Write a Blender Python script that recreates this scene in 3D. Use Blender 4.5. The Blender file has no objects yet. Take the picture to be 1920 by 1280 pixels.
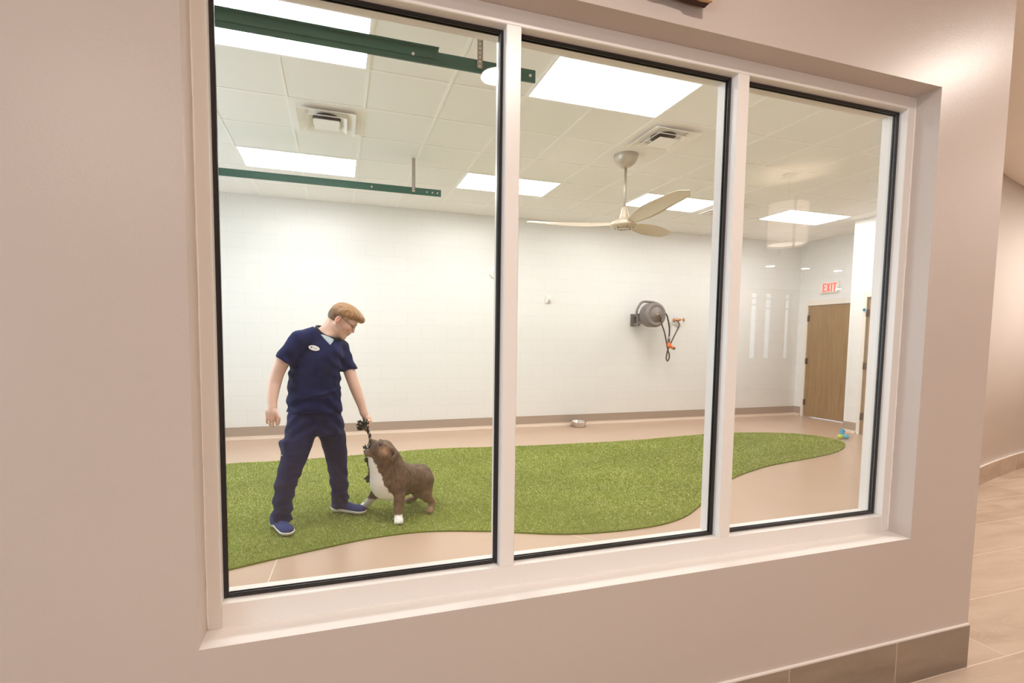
import bpy, bmesh, math, random
import numpy as np
from mathutils import Vector, Matrix

sc = bpy.context.scene
PI = math.pi
# ------------------------------------------------------------------ camera
H = 1.4209
yaw, pit, rol = (math.radians(a) for a in (16.9469, -3.7753, 0.5873))
X0 = Vector((math.cos(yaw), -math.sin(yaw), 0)); hv = Vector((math.sin(yaw), math.cos(yaw), 0)); Z = Vector((0, 0, 1))
F0 = hv * math.cos(pit) + Z * math.sin(pit); U0 = -hv * math.sin(pit) + Z * math.cos(pit)
Rr = X0 * math.cos(rol) + U0 * math.sin(rol); Uu = -X0 * math.sin(rol) + U0 * math.cos(rol)
cam = bpy.data.cameras.new('camera'); co = bpy.data.objects.new('camera', cam); sc.collection.objects.link(co)
M = Matrix(((Rr.x, Uu.x, -F0.x, 0), (Rr.y, Uu.y, -F0.y, 0), (Rr.z, Uu.z, -F0.z, H), (0, 0, 0, 1)))
co.matrix_world = M
cam.sensor_width = 36; cam.lens = 905.36 / 1920 * 36
cam.shift_x = (960 - 908.95) / 1920; cam.shift_y = (697.08 - 640) / 1920
cam.clip_start = 0.02
sc.camera = co
# ------------------------------------------------------------------ world, exposure
sc.view_settings.view_transform = 'Standard'; sc.view_settings.look = 'None'
sc.view_settings.gamma = 1; sc.view_settings.use_curve_mapping = False
EXPO = 0.0
sc.view_settings.exposure = EXPO
w = bpy.data.worlds.new('sky'); sc.world = w; w.use_nodes = True
w.node_tree.nodes['Background'].inputs[0].default_value = (0.78, 0.88, 1.0, 1)
w.node_tree.nodes['Background'].inputs[1].default_value = 2.2
sc.cycles.max_bounces = 12; sc.cycles.diffuse_bounces = 8; sc.cycles.glossy_bounces = 4; sc.cycles.transparent_max_bounces = 12
sc.cycles.sample_clamp_indirect = 8; sc.cycles.caustics_reflective = False; sc.cycles.caustics_refractive = False
sc.cycles.use_denoising = True

def area(name, loc, size, power, col, rot=(0, 0, 0), size_y=None, shape=None, spread=None):
    l = bpy.data.lights.new(name, 'AREA'); l.energy = power; l.color = col; l.size = size
    if shape: l.shape = shape
    if size_y: l.shape = 'RECTANGLE'; l.size_y = size_y
    if spread: l.spread = spread
    o = bpy.data.objects.new(name, l); o.location = loc; o.rotation_euler = rot; sc.collection.objects.link(o)
    return o
ZC = 3.367          # playroom ceiling
ZL = 3.10           # lobby ceiling
WY0, WY1 = 1.345, 1.532   # window wall
# daylight through the lobby windows (left wall, and the storefront far behind)
area('daylight_side', (-5.2, -2.6, 1.6), 1.9, 150, (0.72, 0.86, 1.0), (0, -PI/2, 0), 3.6)
area('daylight_playroom', (-3.35, 4.7, 1.8), 1.8, 100, (0.70, 0.85, 1.0), (0, -PI/2, 0), 3.4)
LAMP_W = 1.0

# ------------------------------------------------------------------ materials
def mat(name, col, rough=0.5, metal=0.0, spec=0.5, emis=None, es=0, sss=0, coat=0):
    m = bpy.data.materials.new(name); m.use_nodes = True
    b = m.node_tree.nodes['Principled BSDF']
    b.inputs['Base Color'].default_value = (*col, 1); b.inputs['Roughness'].default_value = rough
    b.inputs['Metallic'].default_value = metal; b.inputs['Specular IOR Level'].default_value = spec
    if emis: b.inputs['Emission Color'].default_value = (*emis, 1); b.inputs['Emission Strength'].default_value = es
    if sss: b.inputs['Subsurface Weight'].default_value = sss; b.inputs['Subsurface Radius'].default_value = (0.012, 0.005, 0.003); b.inputs['Subsurface Scale'].default_value = 1
    if coat: b.inputs['Coat Weight'].default_value = coat
    return m
def N(m, t, **k):
    n = m.node_tree.nodes.new(t)
    for a, v in k.items():
        if a in n.inputs.keys() if isinstance(a, str) else False: n.inputs[a].default_value = v
        else: setattr(n, a, v)
    return n
def L(m, a, b): m.node_tree.links.new(a, b)
def bsdf(m): return m.node_tree.nodes['Principled BSDF']
def coords(m, scale=(1, 1, 1), rot=(0, 0, 0), loc=(0, 0, 0)):
    g = N(m, 'ShaderNodeNewGeometry'); mp = N(m, 'ShaderNodeMapping')
    mp.inputs['Scale'].default_value = scale; mp.inputs['Rotation'].default_value = rot; mp.inputs['Location'].default_value = loc
    L(m, g.outputs['Position'], mp.inputs['Vector']); return mp.outputs[0]
def noise(m, vec, scale, detail=3, rough=0.5, dist=0):
    n = N(m, 'ShaderNodeTexNoise'); n.inputs['Scale'].default_value = scale; n.inputs['Detail'].default_value = detail
    n.inputs['Roughness'].default_value = rough; n.inputs['Distortion'].default_value = dist
    if vec is not None: L(m, vec, n.inputs['Vector'])
    return n.outputs['Fac']
def ramp(m, fac, stops):
    r = N(m, 'ShaderNodeValToRGB'); e = r.color_ramp.elements
    while len(e) < len(stops): e.new(0.5)
    for i, (p, c) in enumerate(stops): e[i].position = p; e[i].color = (*c, 1) if len(c) == 3 else c
    L(m, fac, r.inputs['Fac']); return r.outputs['Color']
def mix(m, fac, a, b, mode='MIX'):
    x = N(m, 'ShaderNodeMix', data_type='RGBA', blend_type=mode)
    for s, v in ((x.inputs[0], fac), (x.inputs[6], a), (x.inputs[7], b)):
        if isinstance(v, (int, float)): s.default_value = v
        elif isinstance(v, tuple): s.default_value = (*v, 1)
        else: L(m, v, s)
    return x.outputs[2]
def bump(m, h, strength=0.2, dist=0.01):
    b = N(m, 'ShaderNodeBump'); b.inputs['Strength'].default_value = strength; b.inputs['Distance'].default_value = dist
    L(m, h, b.inputs['Height']); L(m, b.outputs[0], bsdf(m).inputs['Normal'])
def base(m, c): L(m, c, bsdf(m).inputs['Base Color'])

def painted(name, col, rough=0.32, bscale=220, bs=0.10):
    m = mat(name, col, rough); v = coords(m)
    base(m, ramp(m, noise(m, v, 1.3, 3), [(0.3, tuple(c*0.985 for c in col)), (0.7, tuple(min(1, c*1.015) for c in col))]))
    bump(m, noise(m, v, bscale, 4, 0.6), bs, 0.002); return m
def block(name, swiz, col):
    m = mat(name, col, 0.35)
    g = N(m, 'ShaderNodeNewGeometry'); s = N(m, 'ShaderNodeSeparateXYZ'); c = N(m, 'ShaderNodeCombineXYZ')
    L(m, g.outputs['Position'], s.inputs[0]); L(m, s.outputs[swiz], c.inputs[0]); L(m, s.outputs[2], c.inputs[1])
    b = N(m, 'ShaderNodeTexBrick'); L(m, c.outputs[0], b.inputs['Vector'])
    b.inputs['Scale'].default_value = 1; b.inputs['Brick Width'].default_value = 0.4064; b.inputs['Row Height'].default_value = 0.2032
    b.inputs['Mortar Size'].default_value = 0.0045; b.inputs['Mortar Smooth'].default_value = 0.6; b.inputs['Bias'].default_value = 0
    b.inputs['Color1'].default_value = (*col, 1); b.inputs['Color2'].default_value = (*[c_*0.985 for c_ in col], 1)
    b.inputs['Mortar'].default_value = (*[c_*0.915 for c_ in col], 1)
    base(m, b.outputs['Color'])
    inv = N(m, 'ShaderNodeMath', operation='SUBTRACT'); inv.inputs[0].default_value = 1; L(m, b.outputs['Fac'], inv.inputs[1])
    ad = N(m, 'ShaderNodeMath', operation='MULTIPLY_ADD'); L(m, noise(m, g.outputs['Position'], 90, 4), ad.inputs[0]); ad.inputs[1].default_value = 0.18; L(m, inv.outputs[0], ad.inputs[2])
    bump(m, ad.outputs[0], 0.13, 0.002); return m

m_lob = painted('lobby_paint', (0.575, 0.50, 0.455), 0.34, 160, 0.22)
bsdf(m_lob).inputs['Specular IOR Level'].default_value = 0.34
m_sill_lit = painted('sill_lit_paint', (0.86, 0.82, 0.79), 0.35)  # paler than the wall: downlight falling on the sill is put into its colour
m_curve = painted('curved_wall_paint', (0.70, 0.65, 0.61), 0.4)
m_lceil = painted('lobby_ceiling_paint', (0.80, 0.74, 0.66), 0.6)
m_frame = painted('frame_enamel', (0.86, 0.82, 0.785), 0.30, 60, 0.04)
m_cmu_x = block('painted_block_far', 0, (0.80, 0.795, 0.775))
m_cmu_y = block('painted_block_side', 1, (0.80, 0.795, 0.775))
m_white = mat('white_plastic', (0.85, 0.83, 0.80), 0.35)
m_doorfr = mat('door_frame_enamel', (0.80, 0.74, 0.66), 0.4)
m_rubber = mat('black_gasket', (0.022, 0.018, 0.018), 0.35)
m_diff = mat('light_diffuser', (0.9, 0.9, 0.9), 0.4, emis=(1.0, 0.985, 0.98), es=20.3)
m_green = mat('green_steel', (0.022, 0.105, 0.075), 0.38, spec=0.5)
base(m_green, ramp(m_green, noise(m_green, coords(m_green, (3, 30, 30)), 1.0, 4), [(0.3, (0.008, 0.085, 0.058)), (0.75, (0.018, 0.135, 0.098))]))
m_zinc = mat('galvanised_steel', (0.42, 0.38, 0.34), 0.45, 0.8)
m_hole = mat('dark_hole', (0.9, 0.87, 0.8), 0.8)
m_fan = mat('satin_nickel_paint', (0.66, 0.56, 0.44), 0.38, 0.25)
m_blade = mat('pale_fan_blade', (0.74, 0.64, 0.52), 0.45)
m_canopy = mat('brushed_nickel', (0.52, 0.47, 0.40), 0.4, 0.6)
m_vent = mat('vent_enamel', (0.90, 0.87, 0.83), 0.3)
m_dark = mat('duct_dark', (0.05, 0.045, 0.04), 0.7)
m_red = mat('exit_red', (0.9, 0.12, 0.08), 0.4, emis=(1, 0.16, 0.12), es=0.7)
m_grey = mat('reel_grey_plastic', (0.19, 0.165, 0.155), 0.42)
m_grey2 = mat('reel_dark_plastic', (0.13, 0.11, 0.105), 0.5)
m_hose = mat('hose_black', (0.035, 0.028, 0.024), 0.45)
m_orange = mat('orange_plastic', (0.80, 0.17, 0.03), 0.4)
m_brass = mat('brass', (0.72, 0.40, 0.22), 0.35, 0.9)
m_steel = mat('polished_steel', (0.75, 0.70, 0.66), 0.18, 1.0)
m_blue = mat('toy_blue', (0.05, 0.36, 0.62), 0.4)
m_lime = mat('toy_lime', (0.55, 0.72, 0.12), 0.4)
m_hinge = mat('hinge_bronze', (0.16, 0.12, 0.09), 0.4, 0.8)

# lay-in ceiling tile
m_tile = mat('acoustic_tile', (0.66, 0.615, 0.53), 0.9, spec=0.15)
v = coords(m_tile); base(m_tile, ramp(m_tile, noise(m_tile, v, 150, 3, 0.7), [(0.35, (0.86, 0.85, 0.82)), (0.6, (0.92, 0.91, 0.89))]))
bump(m_tile, noise(m_tile, v, 260, 3), 0.25, 0.002)
m_grid = mat('ceiling_grid_enamel', (0.93, 0.92, 0.90), 0.45)
# epoxy floor
m_epoxy = mat('epoxy_floor', (0.6, 0.45, 0.33), 0.28, spec=0.45)
v = coords(m_epoxy); base(m_epoxy, ramp(m_epoxy, noise(m_epoxy, v, 1.1, 4, 0.55), [(0.25, (0.50, 0.355, 0.255)), (0.75, (0.54, 0.39, 0.285))]))
bump(m_epoxy, noise(m_epoxy, v, 26, 3), 0.05, 0.004)
m_cove = mat('cove_base_taupe', (0.40, 0.315, 0.255), 0.4)
m_cove2 = mat('cove_strip', (0.66, 0.53, 0.42), 0.35)
# lobby plank tile
def stone(name, a, b, c, bw, rh, mort, off=(0, 0, 0), rough=0.3, axes=(0, 1), stretch=(1.0, 5.0, 1.0)):
    m = mat(name, b, rough)
    g = N(m, 'ShaderNodeNewGeometry'); s = N(m, 'ShaderNodeSeparateXYZ'); cc = N(m, 'ShaderNodeCombineXYZ')
    L(m, g.outputs['Position'], s.inputs[0]); L(m, s.outputs[axes[0]], cc.inputs[0]); L(m, s.outputs[axes[1]], cc.inputs[1])
    mp = N(m, 'ShaderNodeMapping'); mp.inputs['Location'].default_value = off; L(m, cc.outputs[0], mp.inputs['Vector'])
    br = N(m, 'ShaderNodeTexBrick'); L(m, mp.outputs[0], br.inputs['Vector'])
    br.inputs['Scale'].default_value = 1; br.inputs['Brick Width'].default_value = bw; br.inputs['Row Height'].default_value = rh
    br.inputs['Mortar Size'].default_value = 0.0032; br.inputs['Color1'].default_value = (0.0, 0.0, 0.0, 1); br.inputs['Color2'].default_value = (1, 1, 1, 1); br.inputs['Mortar'].default_value = (0.5, 0.5, 0.5, 1)
    br.offset = 0.37
    m2 = N(m, 'ShaderNodeMapping'); m2.inputs['Scale'].default_value = stretch; m2.inputs['Rotation'].default_value = (0, 0, 0.25); L(m, cc.outputs[0], m2.inputs['Vector'])
    vv = N(m, 'ShaderNodeVectorMath', operation='ADD'); L(m, m2.outputs[0], vv.inputs[0])
    sc3 = N(m, 'ShaderNodeVectorMath', operation='SCALE'); L(m, br.outputs['Color'], sc3.inputs[0]); sc3.inputs['Scale'].default_value = 7.0; L(m, sc3.outputs[0], vv.inputs[1])
    n = noise(m, vv.outputs[0], 1.1, 4, 0.5, 0.6)
    col = ramp(m, n, [(0.28, a), (0.5, b), (0.72, c)])
    vein = ramp(m, noise(m, vv.outputs[0], 2.2, 4, 0.5, 2.5), [(0.485, (0, 0, 0)), (0.5, (0.22,)*3), (0.515, (0, 0, 0))])
    col = mix(m, vein, col, tuple(min(1, x*1.25) for x in c))
    base(m, mix(m, br.outputs['Fac'], col, mort)); return m
m_ltile = stone('lobby_floor_tile', (0.45, 0.345, 0.26), (0.55, 0.44, 0.345), (0.62, 0.51, 0.41), 1.15, 0.372, (0.74, 0.63, 0.52), (0.1, 0.155, 0), 0.22)
m_btile = stone('base_tile', (0.205, 0.15, 0.11), (0.275, 0.21, 0.155), (0.33, 0.255, 0.19), 0.575, 0.5, (0.50, 0.38, 0.29), (-1.836, 0.12, 0), 0.35, (0, 2), (1.5, 7, 1))
m_btile2 = stone('base_tile_curve', (0.30, 0.21, 0.145), (0.38, 0.275, 0.195), (0.44, 0.33, 0.24), 0.45, 0.5, (0.58, 0.45, 0.34), (0.1, 0.12, 0), 0.35, (0, 2), (1.5, 7, 1))
# wood door
m_wood = mat('brown_oak_veneer', (0.3, 0.18, 0.09), 0.33)
v = coords(m_wood, (1, 9, 0.55)); n1 = noise(m_wood, v, 2.2, 5, 0.6, 0.8)
n2 = noise(m_wood, coords(m_wood, (1, 60, 1.6)), 3, 4, 0.7)
base(m_wood, mix(m_wood, 0.35, ramp(m_wood, n1, [(0.3, (0.24, 0.145, 0.065)), (0.55, (0.34, 0.215, 0.10)), (0.75, (0.43, 0.28, 0.14))]), ramp(m_wood, n2, [(0.3, (0.21, 0.125, 0.06)), (0.7, (0.42, 0.28, 0.15))])))
# glass
m_glass = bpy.data.materials.new('window_glass'); m_glass.use_nodes = True
nt = m_glass.node_tree; nt.nodes.clear()
o_ = nt.nodes.new('ShaderNodeOutputMaterial'); tr = nt.nodes.new('ShaderNodeBsdfTransparent'); gl = nt.nodes.new('ShaderNodeBsdfGlossy'); mx = nt.nodes.new('ShaderNodeMixShader')
lw = nt.nodes.new('ShaderNodeLayerWeight'); lw.inputs[0].default_value = 0.5
pw = nt.nodes.new('ShaderNodeMath'); pw.operation = 'POWER'; pw.inputs[1].default_value = 4.0
ma = nt.nodes.new('ShaderNodeMath'); ma.operation = 'MULTIPLY_ADD'; ma.inputs[1].default_value = 0.93; ma.inputs[2].default_value = 0.038
nt.links.new(lw.outputs['Facing'], pw.inputs[0]); nt.links.new(pw.outputs[0], ma.inputs[0]); nt.links.new(ma.outputs[0], mx.inputs[0])
tr.inputs[0].default_value = (0.985, 0.99, 0.985, 1); gl.inputs['Roughness'].default_value = 0.0; gl.inputs[0].default_value = (1, 1, 1, 1)
nt.links.new(tr.outputs[0], mx.inputs[1]); nt.links.new(gl.outputs[0], mx.inputs[2]); nt.links.new(mx.outputs[0], o_.inputs[0])

def vcol(name, rough=0.5, sss=0, spec=0.4):
    m = mat(name, (0.5, 0.5, 0.5), rough, sss=sss, spec=spec)
    a = N(m, 'ShaderNodeVertexColor'); a.layer_name = 'Col'; base(m, a.outputs['Color']); return m

# ------------------------------------------------------------------ geometry helpers
def bm_new(): return bmesh.new()
def bx(bm, x0, x1, y0, y1, z0, z1, mi=0, bev=0):
    vs = [bm.verts.new((x, y, z)) for z in (z0, z1) for (x, y) in ((x0, y0), (x1, y0), (x1, y1), (x0, y1))]
    fs = [bm.faces.new([vs[i] for i in f]) for f in ((3, 2, 1, 0), (4, 5, 6, 7), (0, 1, 5, 4), (1, 2, 6, 5), (2, 3, 7, 6), (3, 0, 4, 7))]
    for f in fs: f.material_index = mi
    if bev: bmesh.ops.bevel(bm, geom=list({e for f in fs for e in f.edges}), offset=bev, segments=2, affect='EDGES')
def tube(bm, pts, r, n=10, mi=0, cap=True, closed=False):
    pts = [Vector(p) for p in pts]; k = len(pts); rr = r if isinstance(r, (list, tuple)) else [r]*k
    rings = []; up = None
    for i, p in enumerate(pts):
        t = ((pts[(i+1) % k] if closed or i < k-1 else p) - (pts[i-1] if closed or i > 0 else p)).normalized()
        if up is None:
            up = t.orthogonal().normalized()
        up = (up - t*up.dot(t)).normalized(); s = t.cross(up)
        rings.append([bm.verts.new(p + (up*math.cos(2*PI*j/n) + s*math.sin(2*PI*j/n))*rr[i]) for j in range(n)])
    for i in range(k if closed else k-1):
        a, b = rings[i], rings[(i+1) % k]
        for j in range(n):
            f = bm.faces.new((a[j], a[(j+1) % n], b[(j+1) % n], b[j])); f.material_index = mi; f.smooth = True
    if cap and not closed:
        bm.faces.new(list(reversed(rings[0]))).material_index = mi; bm.faces.new(rings[-1]).material_index = mi
def spline(pts, n=8, closed=False):
    P = [Vector(p) for p in pts]; k = len(P); out = []
    for i in range(k if closed else k-1):
        g = (lambda j: P[j % k]) if closed else (lambda j: P[max(0, min(k-1, j))])
        p0, p1, p2, p3 = g(i-1), g(i), g(i+1), g(i+2)
        for j in range(n):
            t = j/n
            out.append(0.5*((2*p1) + (p2-p0)*t + (2*p0-5*p1+4*p2-p3)*t*t + (3*p1-p0-3*p2+p3)*t**3))
    if not closed: out.append(P[-1])
    return out
def lathe(bm, prof, c, ax=(0, 0, 1), n=24, mi=0):
    ax = Vector(ax).normalized(); u = ax.orthogonal().normalized(); v = ax.cross(u); c = Vector(c); rings = []
    for r, h in prof:
        rings.append([bm.verts.new(c + ax*h + (u*math.cos(2*PI*j/n) + v*math.sin(2*PI*j/n))*max(r, 1e-4)) for j in range(n)])
    for a, b in zip(rings, rings[1:]):
        for j in range(n):
            f = bm.faces.new((a[j], a[(j+1) % n], b[(j+1) % n], b[j])); f.smooth = True; f.material_index = mi
def prism(bm, poly, z0, z1, mi=0, top=None):
    a = [bm.verts.new((x, y, z0)) for x, y in poly]; b = [bm.verts.new((x, y, z1)) for x, y in poly]; n = len(poly)
    bm.faces.new(list(reversed(a))).material_index = mi; bm.faces.new(b).material_index = mi if top is None else top
    for i in range(n): bm.faces.new((a[i], a[(i+1) % n], b[(i+1) % n], b[i])).material_index = mi
def plate(bm, poly, o, u, v, w, t0, t1, mi=0):   # extruded polygon in a (u,v) plane with thickness along w
    o, u, v, w = map(Vector, (o, u, v, w)); n = len(poly)
    a = [bm.verts.new(o + u*p + v*q + w*t0) for p, q in poly]; b = [bm.verts.new(o + u*p + v*q + w*t1) for p, q in poly]
    bm.faces.new(a).material_index = mi; bm.faces.new(list(reversed(b))).material_index = mi
    for i in range(n): bm.faces.new((a[i], b[i], b[(i+1) % n], a[(i+1) % n])).material_index = mi

def wpos(o):
    p = Vector((0, 0, 0))
    while o: p += o.location; o = o.parent
    return p
def tag(o, label=None, cat=None, group=None, kind=None):
    for k, val in (('label', label), ('category', cat), ('group', group), ('kind', kind)):
        if val: o[k] = val
    return o
def link_me(name, me, mats, parent=None, origin=None):
    for m in (mats if isinstance(mats, (list, tuple)) else [mats]): me.materials.append(m)
    n = len(me.vertices); a = np.empty(n*3, np.float32); me.vertices.foreach_get('co', a); a = a.reshape(-1, 3)
    if parent is not None: off = np.array(wpos(parent)); loc = (0, 0, 0)
    else:
        if origin is None: origin = ((a[:, 0].min()+a[:, 0].max())/2, (a[:, 1].min()+a[:, 1].max())/2, a[:, 2].min())
        off = np.array(origin); loc = origin
    a = a - off; me.vertices.foreach_set('co', a.astype(np.float32).ravel()); me.update()
    o = bpy.data.objects.new(name, me); sc.collection.objects.link(o); o.location = loc
    if parent is not None: o.parent = parent
    return o
def obj(name, bm, mats, parent=None, smooth=False, norm=True):
    if norm: bmesh.ops.recalc_face_normals(bm, faces=bm.faces)
    me = bpy.data.meshes.new(name); bm.to_mesh(me); bm.free()
    if smooth:
        for p in me.polygons: p.use_smooth = True
    return link_me(name, me, mats, parent)
def empty(name, loc):
    o = bpy.data.objects.new(name, None); sc.collection.objects.link(o); o.location = loc; o.empty_display_size = 0.1; return o
def struct(name, bm, mats, parent=None):
    o = obj(name, bm, mats, parent)
    if parent is None: o['kind'] = 'structure'
    return o
def dup(root, loc):
    r = root.copy(); sc.collection.objects.link(r); r.location = loc
    for ch in list(root.children):
        c = ch.copy(); sc.collection.objects.link(c); c.parent = r
        for g in ch.children:
            d = g.copy(); sc.collection.objects.link(d); d.parent = c
    return r

# ================================================================== THE SETTING
OX0, OX1, OZ0, OZ1 = -0.348, 2.253, 0.622, 2.418   # window opening
XE = 2.662                                          # outer corner of the window wall
FY, RYB = 7.36, 1.532
XR, X2, Y1 = 8.70, 7.86, 5.75
# floors
bm = bm_new(); prism(bm, [(-5.1, -9.1), (16.2, -9.1), (16.2, 4.2), (9, 4.0), (6.4, 3.42), (2.5, 1.45), (-5.1, 1.45)], -0.12, 0)
struct('floor', bm, m_ltile)
bm = bm_new(); prism(bm, [(-3.2, 1.451), (2.5, 1.451), (6.4, 3.421), (8.0, 4.1), (9.0, 4.3), (9.0, 7.6), (-3.2, 7.6)], -0.12, 0)
fl = struct('floor', bm, m_epoxy)
bm = bm_new()   # pale saw-cut joint filler
for a, b in (((-0.47, 1.54), (-0.38, 3.4)), ((1.63, 3.12), (1.95, 2.7)), ((1.95, 2.7), (2.6, 1.75))):
    A_, B_ = Vector((*a, 0)), Vector((*b, 0)); t = (B_-A_).normalized(); s = Vector((t.y, -t.x, 0))*0.004
    vs = [bm.verts.new(p + Vector((0, 0, 0.0012))) for p in (A_-s, A_+s, B_+s, B_-s)]; bm.faces.new(vs)
obj('floor_joint', bm, mat('joint_filler', (0.74, 0.62, 0.50), 0.5), fl)
# window wall with its opening (gypsum front, painted reveals)
bm = bm_new()
def holed(bm, x0, x1, z0, z1, hx0, hx1, hz0, hz1, y0, y1):
    for y, flip in ((y0, False), (y1, True)):
        o = [bm.verts.new((x, y, z)) for x, z in ((x0, z0), (x1, z0), (x1, z1), (x0, z1))]
        h = [bm.verts.new((x, y, z)) for x, z in ((hx0, hz0), (hx1, hz0), (hx1, hz1), (hx0, hz1))]
        for i in range(4): bm.faces.new((o[i], o[(i+1) % 4], h[(i+1) % 4], h[i]))
        if not flip: O1, H1 = o, h
    for i in range(4):
        j = (i+1) % 4
        f = bm.faces.new((O1[i], O1[j], o[j], o[i]))
        g = bm.faces.new((H1[i], H1[j], h[j], h[i])); g.material_index = 1 if i == 0 else 0
holed(bm, -5.1, XE, 0, 3.5, OX0, OX1, OZ0, OZ1, WY0, WY1)
bmesh.ops.bevel(bm, geom=[e for e in bm.edges if all(abs(v.co.x-XE) < 1e-5 and abs(v.co.y-WY0) < 1e-5 for v in e.verts)], offset=0.006, segments=3, affect='EDGES')
struct('wall_front', bm, [m_lob, m_sill_lit])
# tile base on the window wall, with its pale top bead
bm = bm_new(); bx(bm, -5.1, XE-0.012, WY0-0.012, WY0, 0, 0.19); bx(bm, -5.1, XE-0.010, WY0-0.009, WY0, 0.19, 0.196, 1)
struct('baseboard_front', bm, [m_btile, m_frame])
# dividing wall: playroom side is block, lobby side runs into a long curve
curve = spline([(5.6, 2.86), (6.37, 3.195), (7.014, 3.353), (7.7, 3.49), (9.2, 3.68), (11, 3.6), (13.2, 3.05), (16.1, 1.8)], 6)
lob = [(XE, WY0+0.001), (XE, 1.46)] + [(p[0], p[1]) for p in [Vector((x, y, 0)) for x, y in [(5.0, 2.575)]]]
sp = spline([(x, y, 0) for x, y in [(5.6, 2.97), (6.37, 3.195), (7.014, 3.353), (7.7, 3.49), (9.2, 3.68), (11, 3.6), (13.2, 3.05), (16.1, 1.8)]], 6)
lobc = [(p.x, p.y) for p in sp]
poly = [(XE, WY1), (XE, 1.46), (5.0, 2.70)] + lobc + [(16.2, 3.0), (11.5, 4.4), (X2+0.1, 4.6), (X2, 4.55), (2.45, WY1)]
bm = bm_new(); prism(bm, poly, 0, 3.5)
for f in bm.faces:
    c = f.calc_center_median()
    if abs(f.normal.z) < .5 and c.x > 5.6 and c.y < 3.75: f.smooth = True
struct('wall_divider', bm, m_curve)
bm = bm_new()
for (a, b) in zip(lobc, lobc[1:]):
    d = Vector((b[0]-a[0], b[1]-a[1])).normalized(); n = Vector((d.y, -d.x))*0.012
    for z0, z1, mi in ((0, 0.185, 0), (0.185, 0.191, 1)):
        vs = [bm.verts.new((x, y, z)) for z in (z0, z1) for x, y in (a, b, (b[0]+n.x, b[1]+n.y), (a[0]+n.x, a[1]+n.y))]
        for q in ((0, 1, 2, 3), (7, 6, 5, 4), (3, 2, 6, 7), (0, 4, 5, 1)): bm.faces.new([vs[i] for i in q]).material_index = mi
struct('baseboard_curve', bm, [m_btile2, m_frame])
# playroom walls
bm = bm_new(); bx(bm, -3.2, 9.0, FY, 7.6, 0, 3.5); struct('wall_back', bm, m_cmu_x)
bm = bm_new()
for a in ((WY1, 3.0, 0, 3.5), (6.4, FY, 0, 3.5), (3.0, 6.4, 0, 0.9), (3.0, 6.4, 2.7, 3.5)): bx(bm, -3.2, -3.0, *a)
struct('wall_left', bm, m_cmu_y)
D1Y0, D1Y1 = 6.00, 7.16        # first door (clear opening), door wall x = XR
DH = 2.145
D2Y0, D2Y1 = 4.62, 5.49
def side_wall(name, xf, xb, y0, y1, d0, d1, h):
    bm = bm_new()
    bx(bm, xf, xb, y0, d0, 0, 3.5) if d0 > y0 else None
    if y1 > d1: bx(bm, xf, xb, d1, y1, 0, 3.5)
    bx(bm, xf, xb, d0, d1, h, 3.5)
    return struct(name, bm, m_cmu_y)
side_wall('wall_right', XR, 9.0, Y1-0.15, FY, D1Y0-0.055, D1Y1+0.055, DH+0.085)
side_wall('wall_pier', X2, XR, 4.3, Y1, D2Y0-0.05, D2Y1+0.05, DH+0.085)
# doors
def door(n, xf, y0, y1, h, jamb, wall_t, lever_y, hinge_y):
    d = empty('door_%d' % n, (xf, (y0+y1)/2, 0)); d['kind'] = 'structure'
    bm = bm_new()
    for a, b in ((y0-jamb, y0), (y1, y1+jamb)): bx(bm, xf-0.012, xf+wall_t, a, b, 0, h+0.085)
    bx(bm, xf-0.012, xf+wall_t, y0, y1, h, h+0.085)
    bx(bm, xf+0.062, xf+0.075, y0, y0+0.015, 0, h); bx(bm, xf+0.062, xf+0.075, y1-0.015, y1, 0, h)
    obj('door_frame', bm, m_doorfr, d)
    bm = bm_new(); bx(bm, xf+0.012, xf+0.056, y0+0.004, y1-0.004, 0.012, h-0.004, 0, 0.002)
    lf = obj('door_panel', bm, m_wood, d)
    for z in (0.28, 1.08, 1.90):
        bm = bm_new(); s = 1 if hinge_y > (y0+y1)/2 else -1
        tube(bm, [(xf-0.006, hinge_y, z-0.055), (xf-0.006, hinge_y, z+0.055)], 0.009, 8); bx(bm, xf-0.004, xf+0.014, min(hinge_y, hinge_y-s*0.028), max(hinge_y, hinge_y-s*0.028), z-0.055, z+0.055)
        obj('hinge', bm, m_hinge, d)
    bm = bm_new(); s = 1 if lever_y < (y0+y1)/2 else -1
    lathe(bm, [(0, -0.002), (0.028, -0.002), (0.028, 0.012), (0.01, 0.014), (0.01, 0.05), (0, 0.052)], (xf+0.012, lever_y, 1.03), (-1, 0, 0), 16)
    tube(bm, [(xf-0.034, lever_y, 1.03), (xf-0.038, lever_y+s*0.11, 1.03)], 0.009, 8)
    obj('lever_handle', bm, m_steel, lf)
    return d
door(1, XR, D1Y0, D1Y1, DH, 0.05, 0.14, D1Y0+0.075, D1Y1-0.002)
door(2, X2, D2Y0, D2Y1, DH, 0.05, 0.14, D2Y0+0.075, D2Y1-0.002)
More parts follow.
